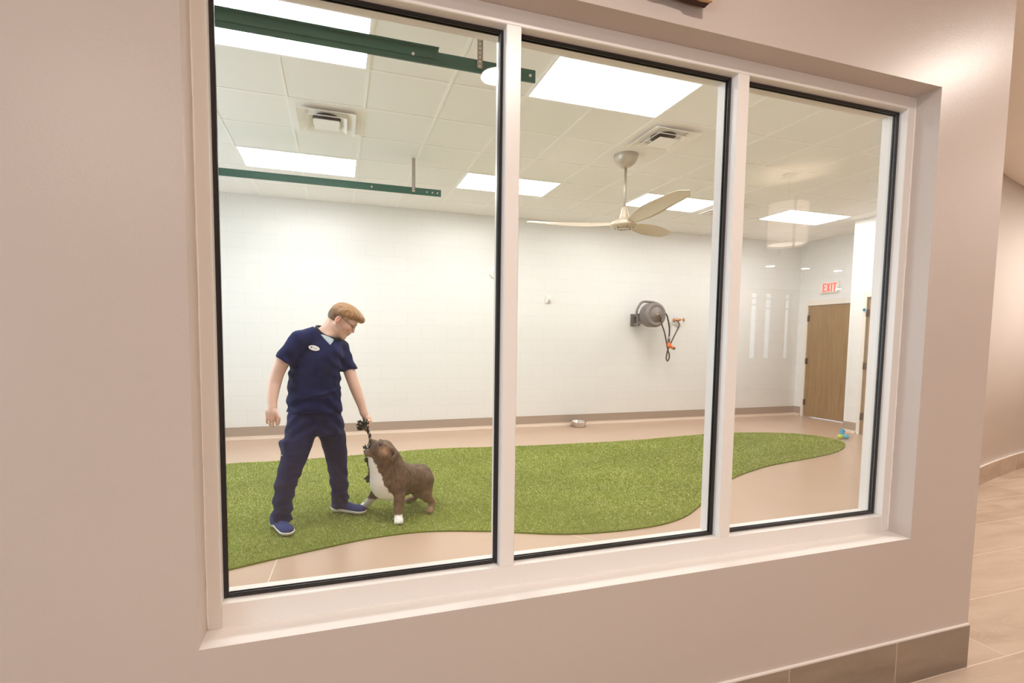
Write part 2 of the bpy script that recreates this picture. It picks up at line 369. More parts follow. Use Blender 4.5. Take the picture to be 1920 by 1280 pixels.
# cove bases (integral epoxy) : taupe band with a pale strip where it meets the floor
def cove(name, p, q, nrm, h=0.16):
    bm = bm_new(); P, Q, n = Vector((*p, 0)), Vector((*q, 0)), Vector((*nrm, 0))
    prof = [(0.004, h), (0.004, 0.045), (0.012, 0.022), (0.030, 0.006), (0.05, 0.0015), (0, 0.0), (0, h)]
    A_ = [bm.verts.new(P + n*a + Z*z) for a, z in prof]; B_ = [bm.verts.new(Q + n*a + Z*z) for a, z in prof]
    for i in range(len(prof)-1):
        f = bm.faces.new((A_[i], A_[i+1], B_[i+1], B_[i])); f.material_index = 1 if i in (1, 2, 3) else 0
    bm.faces.new(A_[:-1]); bm.faces.new(list(reversed(B_[:-1])))
    struct(name, bm, [m_cove, m_cove2])
cove('baseboard_back', (-3.0, FY), (XR, FY), (0, -1), 0.175)
cove('baseboard_right', (XR, FY-0.01), (XR, D1Y1+0.055), (-1, 0), 0.175)
cove('baseboard_right', (X2, Y1), (X2, D2Y1+0.055), (-1, 0), 0.17)
# ceilings
bm = bm_new(); prism(bm, [(-3.2, 1.44), (2.5, 1.44), (8.6, 4.5), (9.0, 4.6), (9.0, 7.6), (-3.2, 7.6)], ZC, ZC+0.12)
cl = struct('ceiling', bm, m_tile)
GX, GY, T = -0.987, 5.558, 0.6096
bm = bm_new()
def yfloor(x): return WY1 if x < 2.45 else WY1 + (x-2.45)*(4.55-WY1)/(X2-2.45)
for i in range(-3, 17):
    x = GX + i*T
    if x > XR: break
    y0 = yfloor(x); bx(bm, x-0.012, x+0.012, y0, FY if x < XR else Y1, ZC-0.004, ZC)
for j in range(-6, 3):
    y = GY + j*T; x1 = XR if y > Y1 else X2
    if y < 4.55: x1 = min(x1, 2.45 + (y-WY1)*(X2-2.45)/(4.55-WY1))
    bx(bm, -3.0, x1, y-0.012, y+0.012, ZC-0.0045, ZC)
obj('ceiling_grid', bm, m_grid, cl)
bm = bm_new(); prism(bm, [(-5.1, -9.1), (16.2, -9.1), (16.2, 1.9)] + list(reversed([(x, y+0.02) for x, y in lobc]))[1:] + [(5.0, 2.72), (2.7, 1.47), (2.6, 1.40), (-5.1, 1.40)], ZL, ZL+0.12)
struct('ceiling', bm, m_lceil)
# lobby shell behind the camera: side wall with a window, storefront far wall
bm = bm_new()
LW0, LW1, LZ0, LZ1 = -4.4, -0.8, 0.7, 2.6
for a in ((-9.1, LW0, 0, 3.22), (LW1, WY0, 0, 3.22), (LW0, LW1, 0, LZ0), (LW0, LW1, LZ1, 3.22)): bx(bm, -5.1, -4.95, a[0], a[1], a[2], a[3])
struct('wall_lobby_left', bm, m_lob)
bm = bm_new(); bx(bm, 16.1, 16.2, -9.1, 3.0, 0, 3.22); struct('wall_lobby_right', bm, m_lob)
SX0, SX1, SZ0, SZ1 = 12.2, 13.9, 0.9, 3.0
bm = bm_new(); bx(bm, -4.95, SX0, -9.1, -9.0, 0, 3.1); bx(bm, SX1, 16.1, -9.1, -9.0, 0, 3.1); bx(bm, SX0, SX1, -9.1, -9.0, SZ1, 3.1); bx(bm, SX0, SX1, -9.1, -9.0, 0, SZ0)
bx(bm, 12.5, 12.76, -9.1, -9.0, SZ0, SZ1); bx(bm, 13.06, 13.56, -9.1, -9.0, SZ0, SZ1); bx(bm, 13.8, SX1, -9.1, -9.0, SZ0, SZ1)
struct('wall_lobby_back', bm, m_lob)
def glazed(n, horiz, c0, c1, z0, z1, yy, nx, zs, t=0.06):
    w_ = empty('window_%d' % n, ((c0+c1)/2, yy, z0) if horiz else (yy, (c0+c1)/2, z0)); w_['kind'] = 'structure'
    bm = bm_new()
    B = (lambda a, b, c, d: bx(bm, a, b, yy-0.04, yy+0.04, c, d)) if horiz else (lambda a, b, c, d: bx(bm, yy-0.04, yy+0.04, a, b, c, d))
    for i in range(nx+1):
        c = c0 + (c1-c0)*i/nx; B(max(c0, c-t/2), min(c1, c+t/2), z0, z1)
    for z in [z0+t/2] + list(zs) + [z1-t/2]: B(c0, c1, z-t/2, z+t/2)
    obj('window_frame', bm, mat('storefront_bronze_%d' % n, (0.25, 0.21, 0.18), 0.4), w_)
    bm = bm_new()
    if horiz: bx(bm, c0, c1, yy-0.003, yy+0.003, z0, z1)
    else: bx(bm, yy-0.003, yy+0.003, c0, c1, z0, z1)
    obj('window_pane', bm, m_glass, w_)
glazed(2, False, LW0, LW1, LZ0, LZ1, -5.02, 3, [1.9])
glazed(6, False, 3.0, 6.4, 0.9, 2.7, -3.1, 3, [2.1])
for n_, a_, b_ in ((3, 12.2, 12.5), (4, 12.76, 13.06), (5, 13.56, 13.8)): glazed(n_, True, a_, b_, SZ0, SZ1, -9.05, 1, [2.5, 2.80] if n_ > 3 else [2.6, 2.8], 0.04)

# ------------------------------------------------------------------ the three-lite interior window
W = empty('window_1', (0.95, 1.48, OZ0)); W['kind'] = 'structure'
YF, YB, YG = 1.432, 1.531, 1.470
lites = [(-0.312, 0.495), (0.542, 1.360), (1.410, 2.212)]
LZ0_, LZ1_ = 0.690, 2.368
bm = bm_new()
for x0, x1 in ((OX0, -0.312), (0.495, 0.542), (1.360, 1.410), (2.212, OX1)): bx(bm, x0, x1, YF, YB, OZ0 if x0 in (OX0, 2.212) else LZ0_, OZ1 if x0 in (OX0, 2.212) else LZ1_, 0, 0.0015)
bx(bm, -0.312, 2.212, YF, YB, OZ0, LZ0_, 0, 0.0015); bx(bm, -0.312, 2.212, YF, YB, LZ1_, OZ1, 0, 0.0015)
obj('window_frame', bm, m_frame, W)
for x0, x1 in lites:
    bm = bm_new(); bx(bm, x0, x1, YG, YG+0.008, LZ0_, LZ1_); obj('glass_pane', bm, m_glass, W)
for x0, x1 in lites:
    bm = bm_new(); g = 0.012
    for ya, yb, q in ((YG-0.007, YG-0.0005, g), (YG+0.0085, YG+0.014, 0.010)):
        pts = [(x0, LZ0_, x0+q, LZ1_), (x1-q, LZ0_, x1, LZ1_), (x0+q, LZ0_, x1-q, LZ0_+q), (x0+q, LZ1_-q, x1-q, LZ1_)]
        for a, b, c, d in pts: bx(bm, a, c, ya, yb, b, d, 0, 0.0015)
    obj('gasket', bm, m_rubber, W)
bm = bm_new()   # paint bead where the frame meets the plaster
zz = np.linspace(OZ0, OZ1, 60)
rng = np.random.RandomState(3)
for x, s in ((OX0, 1), (OX1, -1)):
    tube(bm, [(x + s*(0.0005+0.0012*rng.rand()), YF-0.001, z) for z in zz], [0.0012+0.0014*rng.rand() for _ in zz], 6)
tube(bm, [(x, YF-0.001, OZ0+0.0008) for x in np.linspace(OX0, OX1, 60)], [0.001+0.0012*rng.rand() for _ in range(60)], 6)
obj('sealant', bm, m_frame, W)

# ================================================================== LIGHTS IN THE CEILINGS
def troffer(u, v, label):
    x0, y0 = GX+u*T, GY+v*T; x1, y1 = x0+2*T, y0+T
    o = empty('ceiling_light', ((x0+x1)/2, (y0+y1)/2, ZC)); tag(o, label, 'light', 'flat panel lights of the playroom')
    bm = bm_new(); q = 0.022
    for a in ((x0, x1, y0, y0+q), (x0, x1, y1-q, y1), (x0, x0+q, y0+q, y1-q), (x1-q, x1, y0+q, y1-q)): bx(bm, *a, ZC-0.009, ZC-0.0005)
    obj('frame', bm, m_grid, o)
    bm = bm_new(); bx(bm, x0+q, x1-q, y0+q, y1-q, ZC-0.006, ZC-0.001); obj('diffuser', bm, m_diff, o)
troffer(0, -4, 'large bright panel light crossed by the green rail, nearest on the left')
troffer(4, -4, 'large bright panel light above the middle window, nearest on the right')
troffer(0, 0, 'bright panel light just behind the farther green rail')
troffer(4, 0, 'bright panel light seen on both sides of the left mullion')
troffer(8, 0, 'bright panel light partly hidden by the fan blade')
troffer(12, 0, 'bright panel light in the right window near the far corner')
# recessed round downlights of the lobby, lamps in the lobby ceiling, one added for brightness
m_can = mat('downlight_lens', (0.9, 0.85, 0.8), 0.4, emis=(1.0, 0.80, 0.62), es=14)
m_trim = mat('downlight_trim', (0.80, 0.76, 0.70), 0.4)
can0 = None
cans = [((0.98, -0.08), 29, 'round downlight whose reflection sits under the near green rail', 0.095),
        ((3.56, 0.50), 26, 'round downlight that puts the bright sheen on the wall right of the window', 0.095),
        ((-1.55, -1.60), 34, 'round downlight to the left behind the viewer', 0.095),
        ((-2.4, -3.2), 34, 'round downlight farthest to the left behind the viewer', 0.095),
        ((8.2, -1.5), 34, 'round downlight beyond the drum pendant', 0.095),
        ((7.6, 2.0), 62, 'round downlight washing the curved wall on the right', 0.095),
        ((6.0, 0.9), 42, 'extra round downlight added to brighten the lobby before the curved wall', 0.095),  # added lamp, lifts the dim right end of the lobby
        ((9.05, -5.45), 20, 'leftmost small downlight reflected beside the drum pendant', 0.075),
        ((10.05, -5.45), 20, 'middle small downlight reflected at the room corner', 0.075),
        ((11.03, -5.45), 20, 'rightmost small downlight reflected above the exit sign', 0.075),
        ((14.7, -8.2), 15, 'farthest small downlight reflected beside the exit sign', 0.075),
        ((9.5, 0.6), 30, 'round downlight far along the curved wall', 0.095)]
for (x, y), pw_, lab, r in cans:
    o = empty('recessed_downlight', (x, y, ZL)); tag(o, lab, 'light', 'round downlights of the lobby')
    bm = bm_new(); lathe(bm, [(r, -0.001), (r+0.016, -0.001), (r+0.016, -0.006), (r, -0.006), (r, -0.001)], (x, y, ZL), n=28); obj('trim_ring', bm, m_trim, o)
    bm = bm_new(); lathe(bm, [(0, -0.003), (r, -0.003), (r, -0.0008), (0, -0.0008)], (x, y, ZL), n=28); obj('lens', bm, m_can, o)
    area('downlight_lamp', (x, y, ZL-0.012), 2*r, pw_*LAMP_W, (1.0, 0.90, 0.825), shape='DISK')
# drum pendant reflected in the right pane
px, py = 4.32, -0.89
o = empty('drum_pendant', (px, py, 2.40)); tag(o, 'cream drum pendant lamp hung in the lobby and reflected in the right pane', 'light')
m_shade = mat('drum_shade', (0.75, 0.66, 0.55), 0.7, emis=(1.0, 0.80, 0.66), es=1.3)
bm = bm_new(); lathe(bm, [(0.18, 0), (0.18, 0.40), (0.176, 0.40), (0.176, 0), (0.18, 0)], (px, py, 2.40), n=40); obj('shade', bm, m_shade, o)
bm = bm_new(); lathe(bm, [(0, 0.02), (0.174, 0.02), (0.174, 0.026), (0, 0.026)], (px, py, 2.40), n=40); obj('diffuser', bm, mat('drum_diffuser', (0.9, 0.85, 0.8), 0.5, emis=(1, 0.84, 0.68), es=5), o)
bm = bm_new(); tube(bm, [(px, py, 2.42), (px, py, ZL)], 0.008, 8); lathe(bm, [(0, ZL-2.4), (0.06, ZL-2.4), (0.06, ZL-2.4-0.02), (0, ZL-2.4-0.025)], (px, py, 2.40)); obj('stem', bm, m_canopy, o)
bm = bm_new()
for a in range(4):
    c, s = math.cos(a*PI/2+0.5), math.sin(a*PI/2+0.5); tube(bm, [(px+0.184*c, py+0.184*s, 2.33), (px+0.184*c, py+0.184*s, 2.84)], 0.008, 6)
obj('shade_rod', bm, m_hinge, o)

area('drum_lamp', (px, py, 2.46), 0.25, 12, (1.0, 0.85, 0.72), (PI, 0, 0), shape='DISK')
# ================================================================== CEILING THINGS IN THE PLAYROOM
def vent(u, v, label):
    x0, y0 = GX+u*T, GY+v*T; cx, cy = x0+T/2, y0+T/2
    o = empty('air_vent', (cx, cy, ZC)); tag(o, label, 'vent', 'square louvred air vents in the ceiling')
    def ring(bm, ro, zo, ri, zi, t=0.004):
        P_ = [[bm.verts.new((cx+sx*r, cy+sy*r, z)) for sx, sy in ((-1, -1), (1, -1), (1, 1), (-1, 1))] for r, z in ((ro, zo), (ri, zi), (ri, zi+t), (ro, zo+t))]
        for a in range(4):
            A_, B_ = P_[a], P_[(a+1) % 4]
            for i in range(4): bm.faces.new((A_[i], A_[(i+1) % 4], B_[(i+1) % 4], B_[i]))
    bm = bm_new(); ring(bm, 0.298, ZC-0.006, 0.250, ZC-0.006); ring(bm, 0.250, ZC-0.006, 0.205, ZC-0.001, 0.0008)
    obj('flange', bm, m_vent, o)
    bm = bm_new(); bx(bm, cx-0.205, cx+0.205, cy-0.205, cy+0.205, ZC-0.0025, ZC-0.0005, 0)
    obj('duct_back', bm, m_vent, o)
    bm = bm_new(); lathe(bm, [(0, -0.004), (0.12, -0.004), (0.12, -0.0026), (0, -0.0026)], (cx, cy, ZC)); obj('duct_opening', bm, m_dark, o)
    bm = bm_new(); ring(bm, 0.242, ZC-0.040, 0.160, ZC-0.012); obj('louvre', bm, m_vent, o)
    bm = bm_new(); ring(bm, 0.170, ZC-0.055, 0.118, ZC-0.026); obj('louvre', bm, m_vent, o)
    bm = bm_new(); bx(bm, cx-0.108, cx+0.108, cy-0.108, cy+0.108, ZC-0.060, ZC-0.055, 0, 0.002)
    obj('centre_plate', bm, m_vent, o)
vent(1, -2, 'square air vent between the two panel lights in the left window')
vent(6, -3, 'square air vent beside the big panel light, above the fan')
vent(10, 0, 'square air vent behind the fan beside the panel light')
# green angle rails on perforated straps
def rail(y, z, x0, x1, straps, bolts, label, plate_x=None, hh=0.042):
    o = empty('overhead_rail', ((x0+x1)/2, y, z)); tag(o, label, 'rail', 'green steel rails hung from the ceiling')
    bm = bm_new(); bx(bm, x0, x1, y, y+0.003, z, z+2*hh*0.86, 0, 0.0008); bx(bm, x0, x1, y, y+0.045, z+2*hh*0.86-0.003, z+2*hh*0.86, 0, 0.0008); bx(bm, x0, x1, y-0.002, y+0.012, z, z+0.006, 0, 0.0008)
    obj('angle_rail', bm, m_green, o)
    if plate_x:
        bm = bm_new(); bx(bm, plate_x[0], plate_x[1], y-0.006, y-0.0005, z+0.028, z+2*hh, 0, 0.001); bx(bm, plate_x[0], plate_x[1], y-0.03, y-0.006, z+2*hh-0.004, z+2*hh, 0, 0.001); obj('splice_plate', bm, m_green, o)
    for bxx in bolts:
        bm = bm_new(); lathe(bm, [(0, 0.008), (0.007, 0.007), (0.009, 0.0), (0, 0)], (bxx, y-0.0005 if not plate_x or bxx > plate_x[1] else y-0.006, z+0.035), (0, -1, 0), 10); obj('bolt', bm, m_hole, o)
    for sx in straps:
        bm = bm_new(); sz0, sz1 = z+0.02, ZC
        bx(bm, sx-0.016, sx+0.018, y-0.011, y-0.0085, sz0, sz1); bx(bm, sx+0.0155, sx+0.018, y-0.011, y+0.016, sz0, sz1)
        st = obj('hanger_strap', bm, m_zinc, o)
        bm = bm_new(); zz_ = sz0+0.012
        while zz_ < sz1-0.01:
            lathe(bm, [(0, 0.0006), (0.005, 0.0006), (0.005, 0), (0, 0)], (sx, y-0.011, zz_), (0, -1, 0), 10); zz_ += 0.025
        obj('strap_holes', bm, m_hole, st)
rail(5.352, 2.992, -2.6, 1.106, [0.80], [0.36, 0.815, 0.95, 1.01, 1.065], 'thin green steel rail farther off, in front of the far panel light')
rail(2.83, 2.985, -2.4, 1.165, [0.81], [0.42, 1.13], 'broad green steel rail nearest the window, crossing the big panel light', (-2.4, 0.565))

# ceiling fan
fx, fy, fz = 2.91, 4.55, 2.66
o = empty('ceiling_fan', (fx, fy, ZC)); tag(o, 'pale three-blade ceiling fan hanging on a rod in the middle window', 'fan')
bm = bm_new(); lathe(bm, [(0.125, 0), (0.125, -0.012), (0.118, -0.045), (0.095, -0.085), (0.055, -0.118), (0.02, -0.128), (0, -0.128)], (fx, fy, ZC), n=32); obj('canopy', bm, m_canopy, o)
bm = bm_new(); tube(bm, [(fx, fy, ZC-0.12), (fx, fy, 2.80)], 0.013, 12); obj('downrod', bm, m_canopy, o)
bm = bm_new(); lathe(bm, [(0.013, 0.18), (0.024, 0.175), (0.03, 0.15), (0.045, 0.085), (0.052, 0.065), (0.052, 0.058), (0.075, 0.05), (0.125, 0.025), (0.15, -0.005), (0.14, -0.028), (0.11, -0.04), (0.06, -0.046), (0, -0.046)], (fx, fy, fz), n=40)
hub = obj('motor_hub', bm, m_fan, o)
bm = bm_new()
for k in range(6):
    a = k*PI/3+0.3; lathe(bm, [(0, -0.002), (0.008, -0.002), (0.008, 0.004), (0, 0.004)], (fx+0.095*math.cos(a), fy+0.095*math.sin(a), fz-0.044), n=8)
pts = [(fx+0.075*math.cos(k*PI/3), fy+0.075*math.sin(k*PI/3), fz-0.0465) for k in range(6)]
tube(bm, pts, 0.0022, 6, closed=True); obj('hub_screws', bm, m_hinge, hub)
for deg in (155, 269, 29):
    a = math.radians(deg); R_ = Vector((math.cos(a), math.sin(a), 0)); S_ = Vector((-math.sin(a), math.cos(a), 0))
    bm = bm_new(); rows = []; n = 18
    for i in range(n+1):
        t = i/n; r = 0.07 + t*0.96
        wd = 0.055 + 0.155*math.sin(min(1, t*1.5)*PI/2)*(1-0.45*max(0, t-0.35)/0.65); wd *= (math.sqrt(max(0, 1-((t-0.9)/0.1)**2)) if t > 0.9 else 1); wd = max(wd, 0.004)
        tw = math.radians(30 - 17*t); cz = fz + 0.004 + 0.045*t*t; sw = -0.045*math.sin(t*PI*0.9)
        row_t, row_b = [], []
        for j in range(9):
            q = (j/8-0.5)*wd; cam_ = 0.016*(1-(2*q/wd)**2)*(wd/0.17); th = 0.008*(1-(abs(2*q/wd))**2.5)+0.0012
            base_ = Vector((fx, fy, cz)) + R_*r + S_*(sw + q*math.cos(tw)) + Z*(-q*math.sin(tw))
            row_t.append(bm.verts.new(base_ + Z*(cam_+th/2))); row_b.append(bm.verts.new(base_ + Z*(cam_-th/2)))
        rows.append(row_t + row_b[::-1])
    m_ = len(rows[0])
    for A_, B_ in zip(rows, rows[1:]):
        for j in range(m_): bm.faces.new((A_[j], A_[(j+1) % m_], B_[(j+1) % m_], B_[j])).smooth = True
    bm.faces.new(rows[0]); bm.faces.new(rows[-1])
    obj('fan_blade', bm, m_blade, o)

# ================================================================== WALL THINGS
# exit sign
ex = XR
o = empty('exit_sign', (ex-0.02, 6.735, 2.37)); tag(o, 'white exit sign with red letters mounted above the brown door', 'sign')
bm = bm_new(); bx(bm, ex-0.045, ex, 6.57, 6.90, 2.355, 2.555, 0, 0.006); obj('housing', bm, m_white, o)
bm = bm_new()
def stroke(pl): plate(bm, pl, (ex-0.0455, 6.885, 2.375), (0, -1, 0), (0, 0, 1), (-1, 0, 0), 0, 0.002)
s_ = 0.026; hh_ = 0.155
def rect(a, b, c, d): stroke([(a, c), (b, c), (b, d), (a, d)])
x = 0.025; rect(x, x+s_, 0, hh_); rect(x+s_, x+0.068, 0, s_); rect(x+s_, x+0.058, 0.066, 0.090); rect(x+s_, x+0.068, hh_-s_, hh_)
x = 0.102; stroke([(x, 0), (x+0.024, 0), (x+0.066, hh_), (x+0.042, hh_)]); stroke([(x+0.042, 0), (x+0.066, 0), (x+0.024, hh_), (x, hh_)])
x = 0.180; rect(x, x+s_, 0, hh_)
x = 0.216; rect(x, x+0.072, hh_-s_, hh_); rect(x+0.023, x+0.023+s_, 0, hh_-s_)
obj('letters', bm, m_red, o)
tag(o.children[1], 'red letters EXIT')
# small motion sensor and the round white device half behind the mullion
o = empty('motion_sensor', (3.32, FY, 2.06)); tag(o, 'small white motion sensor on the far block wall', 'sensor')
bm = bm_new(); bx(bm, 3.275, 3.365, FY-0.035, FY, 2.035, 2.175, 0, 0.012); obj('housing', bm, m_white, o)
bm = bm_new(); lathe(bm, [(0, 0.028), (0.018, 0.022), (0.026, 0.008), (0.028, 0), (0, 0)], (3.32, FY-0.034, 2.075), (0, -1, 0), 20); obj('lens', bm, mat('sensor_lens', (0.55, 0.53, 0.5), 0.2), o)
o = empty('wall_strobe', (2.37, FY, 2.40)); tag(o, 'round white alarm device on the far wall, half hidden by the left mullion', 'alarm')
bm = bm_new(); lathe(bm, [(0, 0.035), (0.075, 0.033), (0.10, 0.015), (0.10, 0), (0, 0)], (2.40, FY, 2.485), (0, -1, 0), 32); obj('housing', bm, m_white, o)
bm = bm_new(); bx(bm, 2.36, 2.44, FY-0.055, FY-0.034, 2.455, 2.515, 0, 0.006); obj('lens', bm, mat('strobe_lens', (0.65, 0.64, 0.62), 0.15), o)

# hose reel (housing, bracket, handle, hoses) on the far wall
rx, ry, rz = 5.17, 6.98, 1.90
o = empty('hose_reel', (4.88, FY, 1.88)); tag(o, 'grey wall-mounted hose reel with black hose and orange nozzle', 'hose reel')
bm = bm_new(); ax = Vector((0.04, -1, 0)).normalized(); cR = Vector((5.125, 7.07, 1.875))
lathe(bm, [(0, -0.13), (0.15, -0.13), (0.185, -0.115), (0.205, -0.08), (0.208, 0.07), (0.204, 0.085), (0.19, 0.092)], cR, ax, 40)
housing = obj('housing', bm, m_grey, o)
bm = bm_new(); lathe(bm, [(0.192, -0.004), (0.194, 0.012), (0.182, 0.020), (0.145, 0.024), (0.138, 0.016), (0.130, 0.016), (0.122, 0.026), (0.04, 0.03), (0.034, 0.04), (0.026, 0.04), (0.022, 0.024), (0, 0.024)], cR+ax*0.088, ax, 40)
cv = obj('side_cover', bm, mat('reel_cover_plastic', (0.21, 0.18, 0.165), 0.4), o)
side = Vector((1, 0.04, 0)).normalized()
bm = bm_new()
tube(bm, [cR+ax*0.112+side*-0.10+Z*-0.045, cR+ax*0.112+side*-0.01+Z*-0.045], 0.006, 6)
obj('cover_rib', bm, m_grey2, cv)
bm = bm_new(); tube(bm, [cR+ax*0.112+side*-0.10+Z*0.035, cR+ax*0.112+side*-0.01+Z*0.035], 0.004, 6); obj('cover_rib', bm, m_grey2, cv)
bm = bm_new(); lathe(bm, [(0, 0.03), (0.018, 0.03), (0.02, 0), (0, 0)], cR+ax*0.112, ax, 16); obj('inlet_fitting', bm, m_brass, o)
bm = bm_new()   # carry handle over the top
hp = [cR+side*-0.285+Z*0.00, cR+side*-0.28+Z*0.07, cR+side*-0.235+Z*0.16, cR+side*-0.17+Z*0.218, cR+side*-0.05+Z*0.225, cR+side*0.07+Z*0.215, cR+side*0.17+Z*0.185, cR+side*0.20+Z*0.15, cR+side*0.195+Z*0.08]
hp = [p-ax*0.05 for p in hp]
tube(bm, spline(hp, 5), 0.020, 10); obj('carry_handle', bm, m_grey, o)
bm = bm_new(); plate(bm, [(-0.02, 0.03), (0.035, 0.06), (0.04, 0.15), (-0.10, 0.215), (-0.12, 0.18)], cR+side*0.165-ax*0.04, side, Z, ax, -0.045, 0.045); obj('outlet_arm', bm, m_grey, o)
bm = bm_new(); bx(bm, 4.885, 5.0, FY-0.02, FY, 1.69, 1.90, 0, 0.004)
for z in (1.72, 1.87): bx(bm, 4.93, 4.965, FY-0.14, FY-0.018, z-0.018, z+0.018, 0, 0.003)
bx(bm, 4.925, 4.97, FY-0.17, FY-0.13, 1.69, 1.90, 0, 0.004)
for z in (1.75, 1.86):
    tube(bm, [(4.95, FY-0.15, z), (4.97, FY-0.19, z), (4.99, 7.15, z+0.01)], [0.022, 0.028, 0.034], 8)
obj('wall_bracket', bm, m_grey, o)
hz = cR+side*0.20+Z*0.085-ax*0.04
bm = bm_new(); tube(bm, spline([hz, (5.42, 7.10, 1.90), (5.48, 7.12, 1.80), (5.51, 7.12, 1.68), (5.515, 7.12, 1.58), (5.51, 7.12, 1.505)], 6), 0.0125, 10); obj('hose', bm, m_hose, o)
bm = bm_new(); lathe(bm, [(0.0, 0), (0.021, 0), (0.021, -0.035), (0, -0.035)], (5.51, 7.12, 1.515)); tag(obj('hose_collar', bm, mat('collar_grey', (0.55, 0.5, 0.46), 0.4), o), 'pale collar')
bm = bm_new(); lathe(bm, [(0, 0), (0.022, 0), (0.024, -0.06), (0.018, -0.075), (0, -0.075)], (5.51, 7.12, 1.478)); obj('hose_grip', bm, m_grey2, o)
bm = bm_new(); tube(bm, [(5.505, 7.12, 1.41), (5.50, 7.11, 1.375), (5.54, 7.09, 1.335), (5.57, 7.07, 1.315)], [0.024, 0.033, 0.028, 0.024], 12); tube(bm, [(5.50, 7.10, 1.38), (5.465, 7.07, 1.335)], [0.016, 0.012], 8)
nz = obj('nozzle', bm, m_orange, o); tag(nz, 'orange spray nozzle')
bm = bm_new(); lathe(bm, [(0, 0.02), (0.02, 0.02), (0.026, 0.015), (0.026, -0.012), (0, -0.012)], (5.577, 7.065, 1.311), (0.6, -0.6, -0.4), 16); obj('nozzle_tip', bm, m_grey2, nz)
lp = [cR+ax*0.135, cR+ax*0.155+side*0.03+Z*-0.03, (5.25, 6.98, 1.72), (5.37, 7.05, 1.56), (5.555, 7.2, 1.288), (5.590, 7.2, 1.20), (5.588, 7.2, 1.13), (5.560, 7.2, 1.088), (5.532, 7.2, 1.125), (5.535, 7.2, 1.19), (5.565, 7.21, 1.28), (5.67, 7.22, 1.477), (5.79, 7.23, 1.69), (5.815, 7.25, 1.745), (5.80, 7.27, 1.785)]
bm = bm_new(); tube(bm, spline(lp, 6), 0.0115, 10); obj('leader_hose', bm, mat('leader_hose_brown', (0.10, 0.07, 0.052), 0.45), o)
# faucet
o = empty('wall_faucet', (5.80, FY, 1.80)); tag(o, 'brass wall faucet to the right of the hose reel', 'faucet')
bm = bm_new(); lathe(bm, [(0, 0), (0.032, 0), (0.032, 0.008), (0.016, 0.012), (0.016, 0.10), (0, 0.10)], (5.79, FY, 1.815), (0, -1, 0), 20)
tube(bm, [(5.72, 7.27, 1.81), (5.74, 7.27, 1.815), (5.79, 7.265, 1.82), (5.85, 7.27, 1.818), (5.87, 7.27, 1.818)], [0.014, 0.026, 0.032, 0.022, 0.012], 12)
tube(bm, [(5.80, 7.27, 1.815), (5.80, 7.27, 1.775)], [0.018, 0.02], 12); obj('valve_body', bm, m_brass, o)
bm = bm_new(); tube(bm, [(5.865, 7.27, 1.818), (5.92, 7.27, 1.818)], 0.007, 8); lathe(bm, [(0, -0.006), (0.036, -0.006), (0.04, 0), (0.036, 0.006), (0, 0.006)], (5.925, 7.27, 1.818), (1, -0.35, 0), 20)
obj('handle', bm, m_brass, o)
# blue tab near the second door
bm = bm_new(); bx(bm, X2-0.03, X2-0.012, 5.505, 5.53, 1.93, 1.975, 0, 0.003); bx(bm, X2-0.05, X2-0.03, 5.512, 5.524, 1.945, 1.96, 0, 0.002)
tag(obj('frame_hook', bm, m_blue), 'tiny blue hook stuck on the second door frame beside the white pier', 'hook')
# carved wooden wall piece above the window (only its lower corner is in the picture)
m_bark = mat('rough_wood', (0.5, 0.3, 0.14), 0.75)
v = coords(m_bark, (6, 6, 20)); base(m_bark, ramp(m_bark, noise(m_bark, v, 3, 5, 0.7), [(0.3, (0.30, 0.15, 0.06)), (0.6, (0.60, 0.38, 0.19)), (0.8, (0.72, 0.50, 0.28))])); bump(m_bark, noise(m_bark, v, 12, 5), 0.5, 0.006)
m_bark2 = mat('dark_wood_edge', (0.055, 0.022, 0.012), 0.8)
o = empty('wooden_wall_panel', (0.88, WY0, 2.47)); tag(o, 'rough-edged tan and dark brown wooden piece on the wall above the window', 'wall decoration')
rr_ = random.Random(4); bot = [(0.61+0.51*i/14, 2.490-0.012*(i/14)+rr_.uniform(-0.004, 0.004)) for i in range(15)]
top = [(1.118, 2.86), (0.60, 2.84)]
bm = bm_new(); plate(bm, bot+top, (0, WY0, 0), (1, 0, 0), (0, 0, 1), (0, -1, 0), 0.012, 0.038); obj('dark_backing', bm, m_bark2, o)
bot2 = [(x, z+0.030+0.02*rr_.random()) if x < 1.02 else (x, z-0.004) for x, z in bot]
bm = bm_new(); plate(bm, bot2+top, (0, WY0, 0), (1, 0, 0), (0, 0, 1), (0, -1, 0), 0.0385, 0.050); bmesh.ops.bevel(bm, geom=bm.edges[:], offset=0.002, segments=1, affect='EDGES'); obj('face_board', bm, m_bark, o)
bm = bm_new(); bx(bm, 0.7, 0.74, WY0-0.012, WY0, 2.6, 2.75); bx(bm, 1.0, 1.04, WY0-0.012, WY0, 2.6, 2.75); obj('mounting_cleat', bm, m_bark2, o)

# ================================================================== FLOOR THINGS
o = empty('dog_bowl', (3.82, 7.17, 0)); tag(o, 'shiny steel dog bowl on the floor against the far wall', 'bowl')
bm = bm_new(); lathe(bm, [(0, 0.004), (0.115, 0.004), (0.118, 0.0), (0.122, 0.004), (0.128, 0.075), (0.137, 0.085), (0.137, 0.090), (0.128, 0.092), (0.118, 0.086), (0.100, 0.02), (0, 0.012)], (3.82, 7.17, 0.0), n=36); obj('bowl_body', bm, m_steel, o)
bm = bm_new(); lathe(bm, [(0.116, -0.001), (0.121, -0.001), (0.123, 0.010), (0.117, 0.012)], (3.82, 7.17, 0.001), n=36); obj('rubber_ring', bm, m_grey2, o)
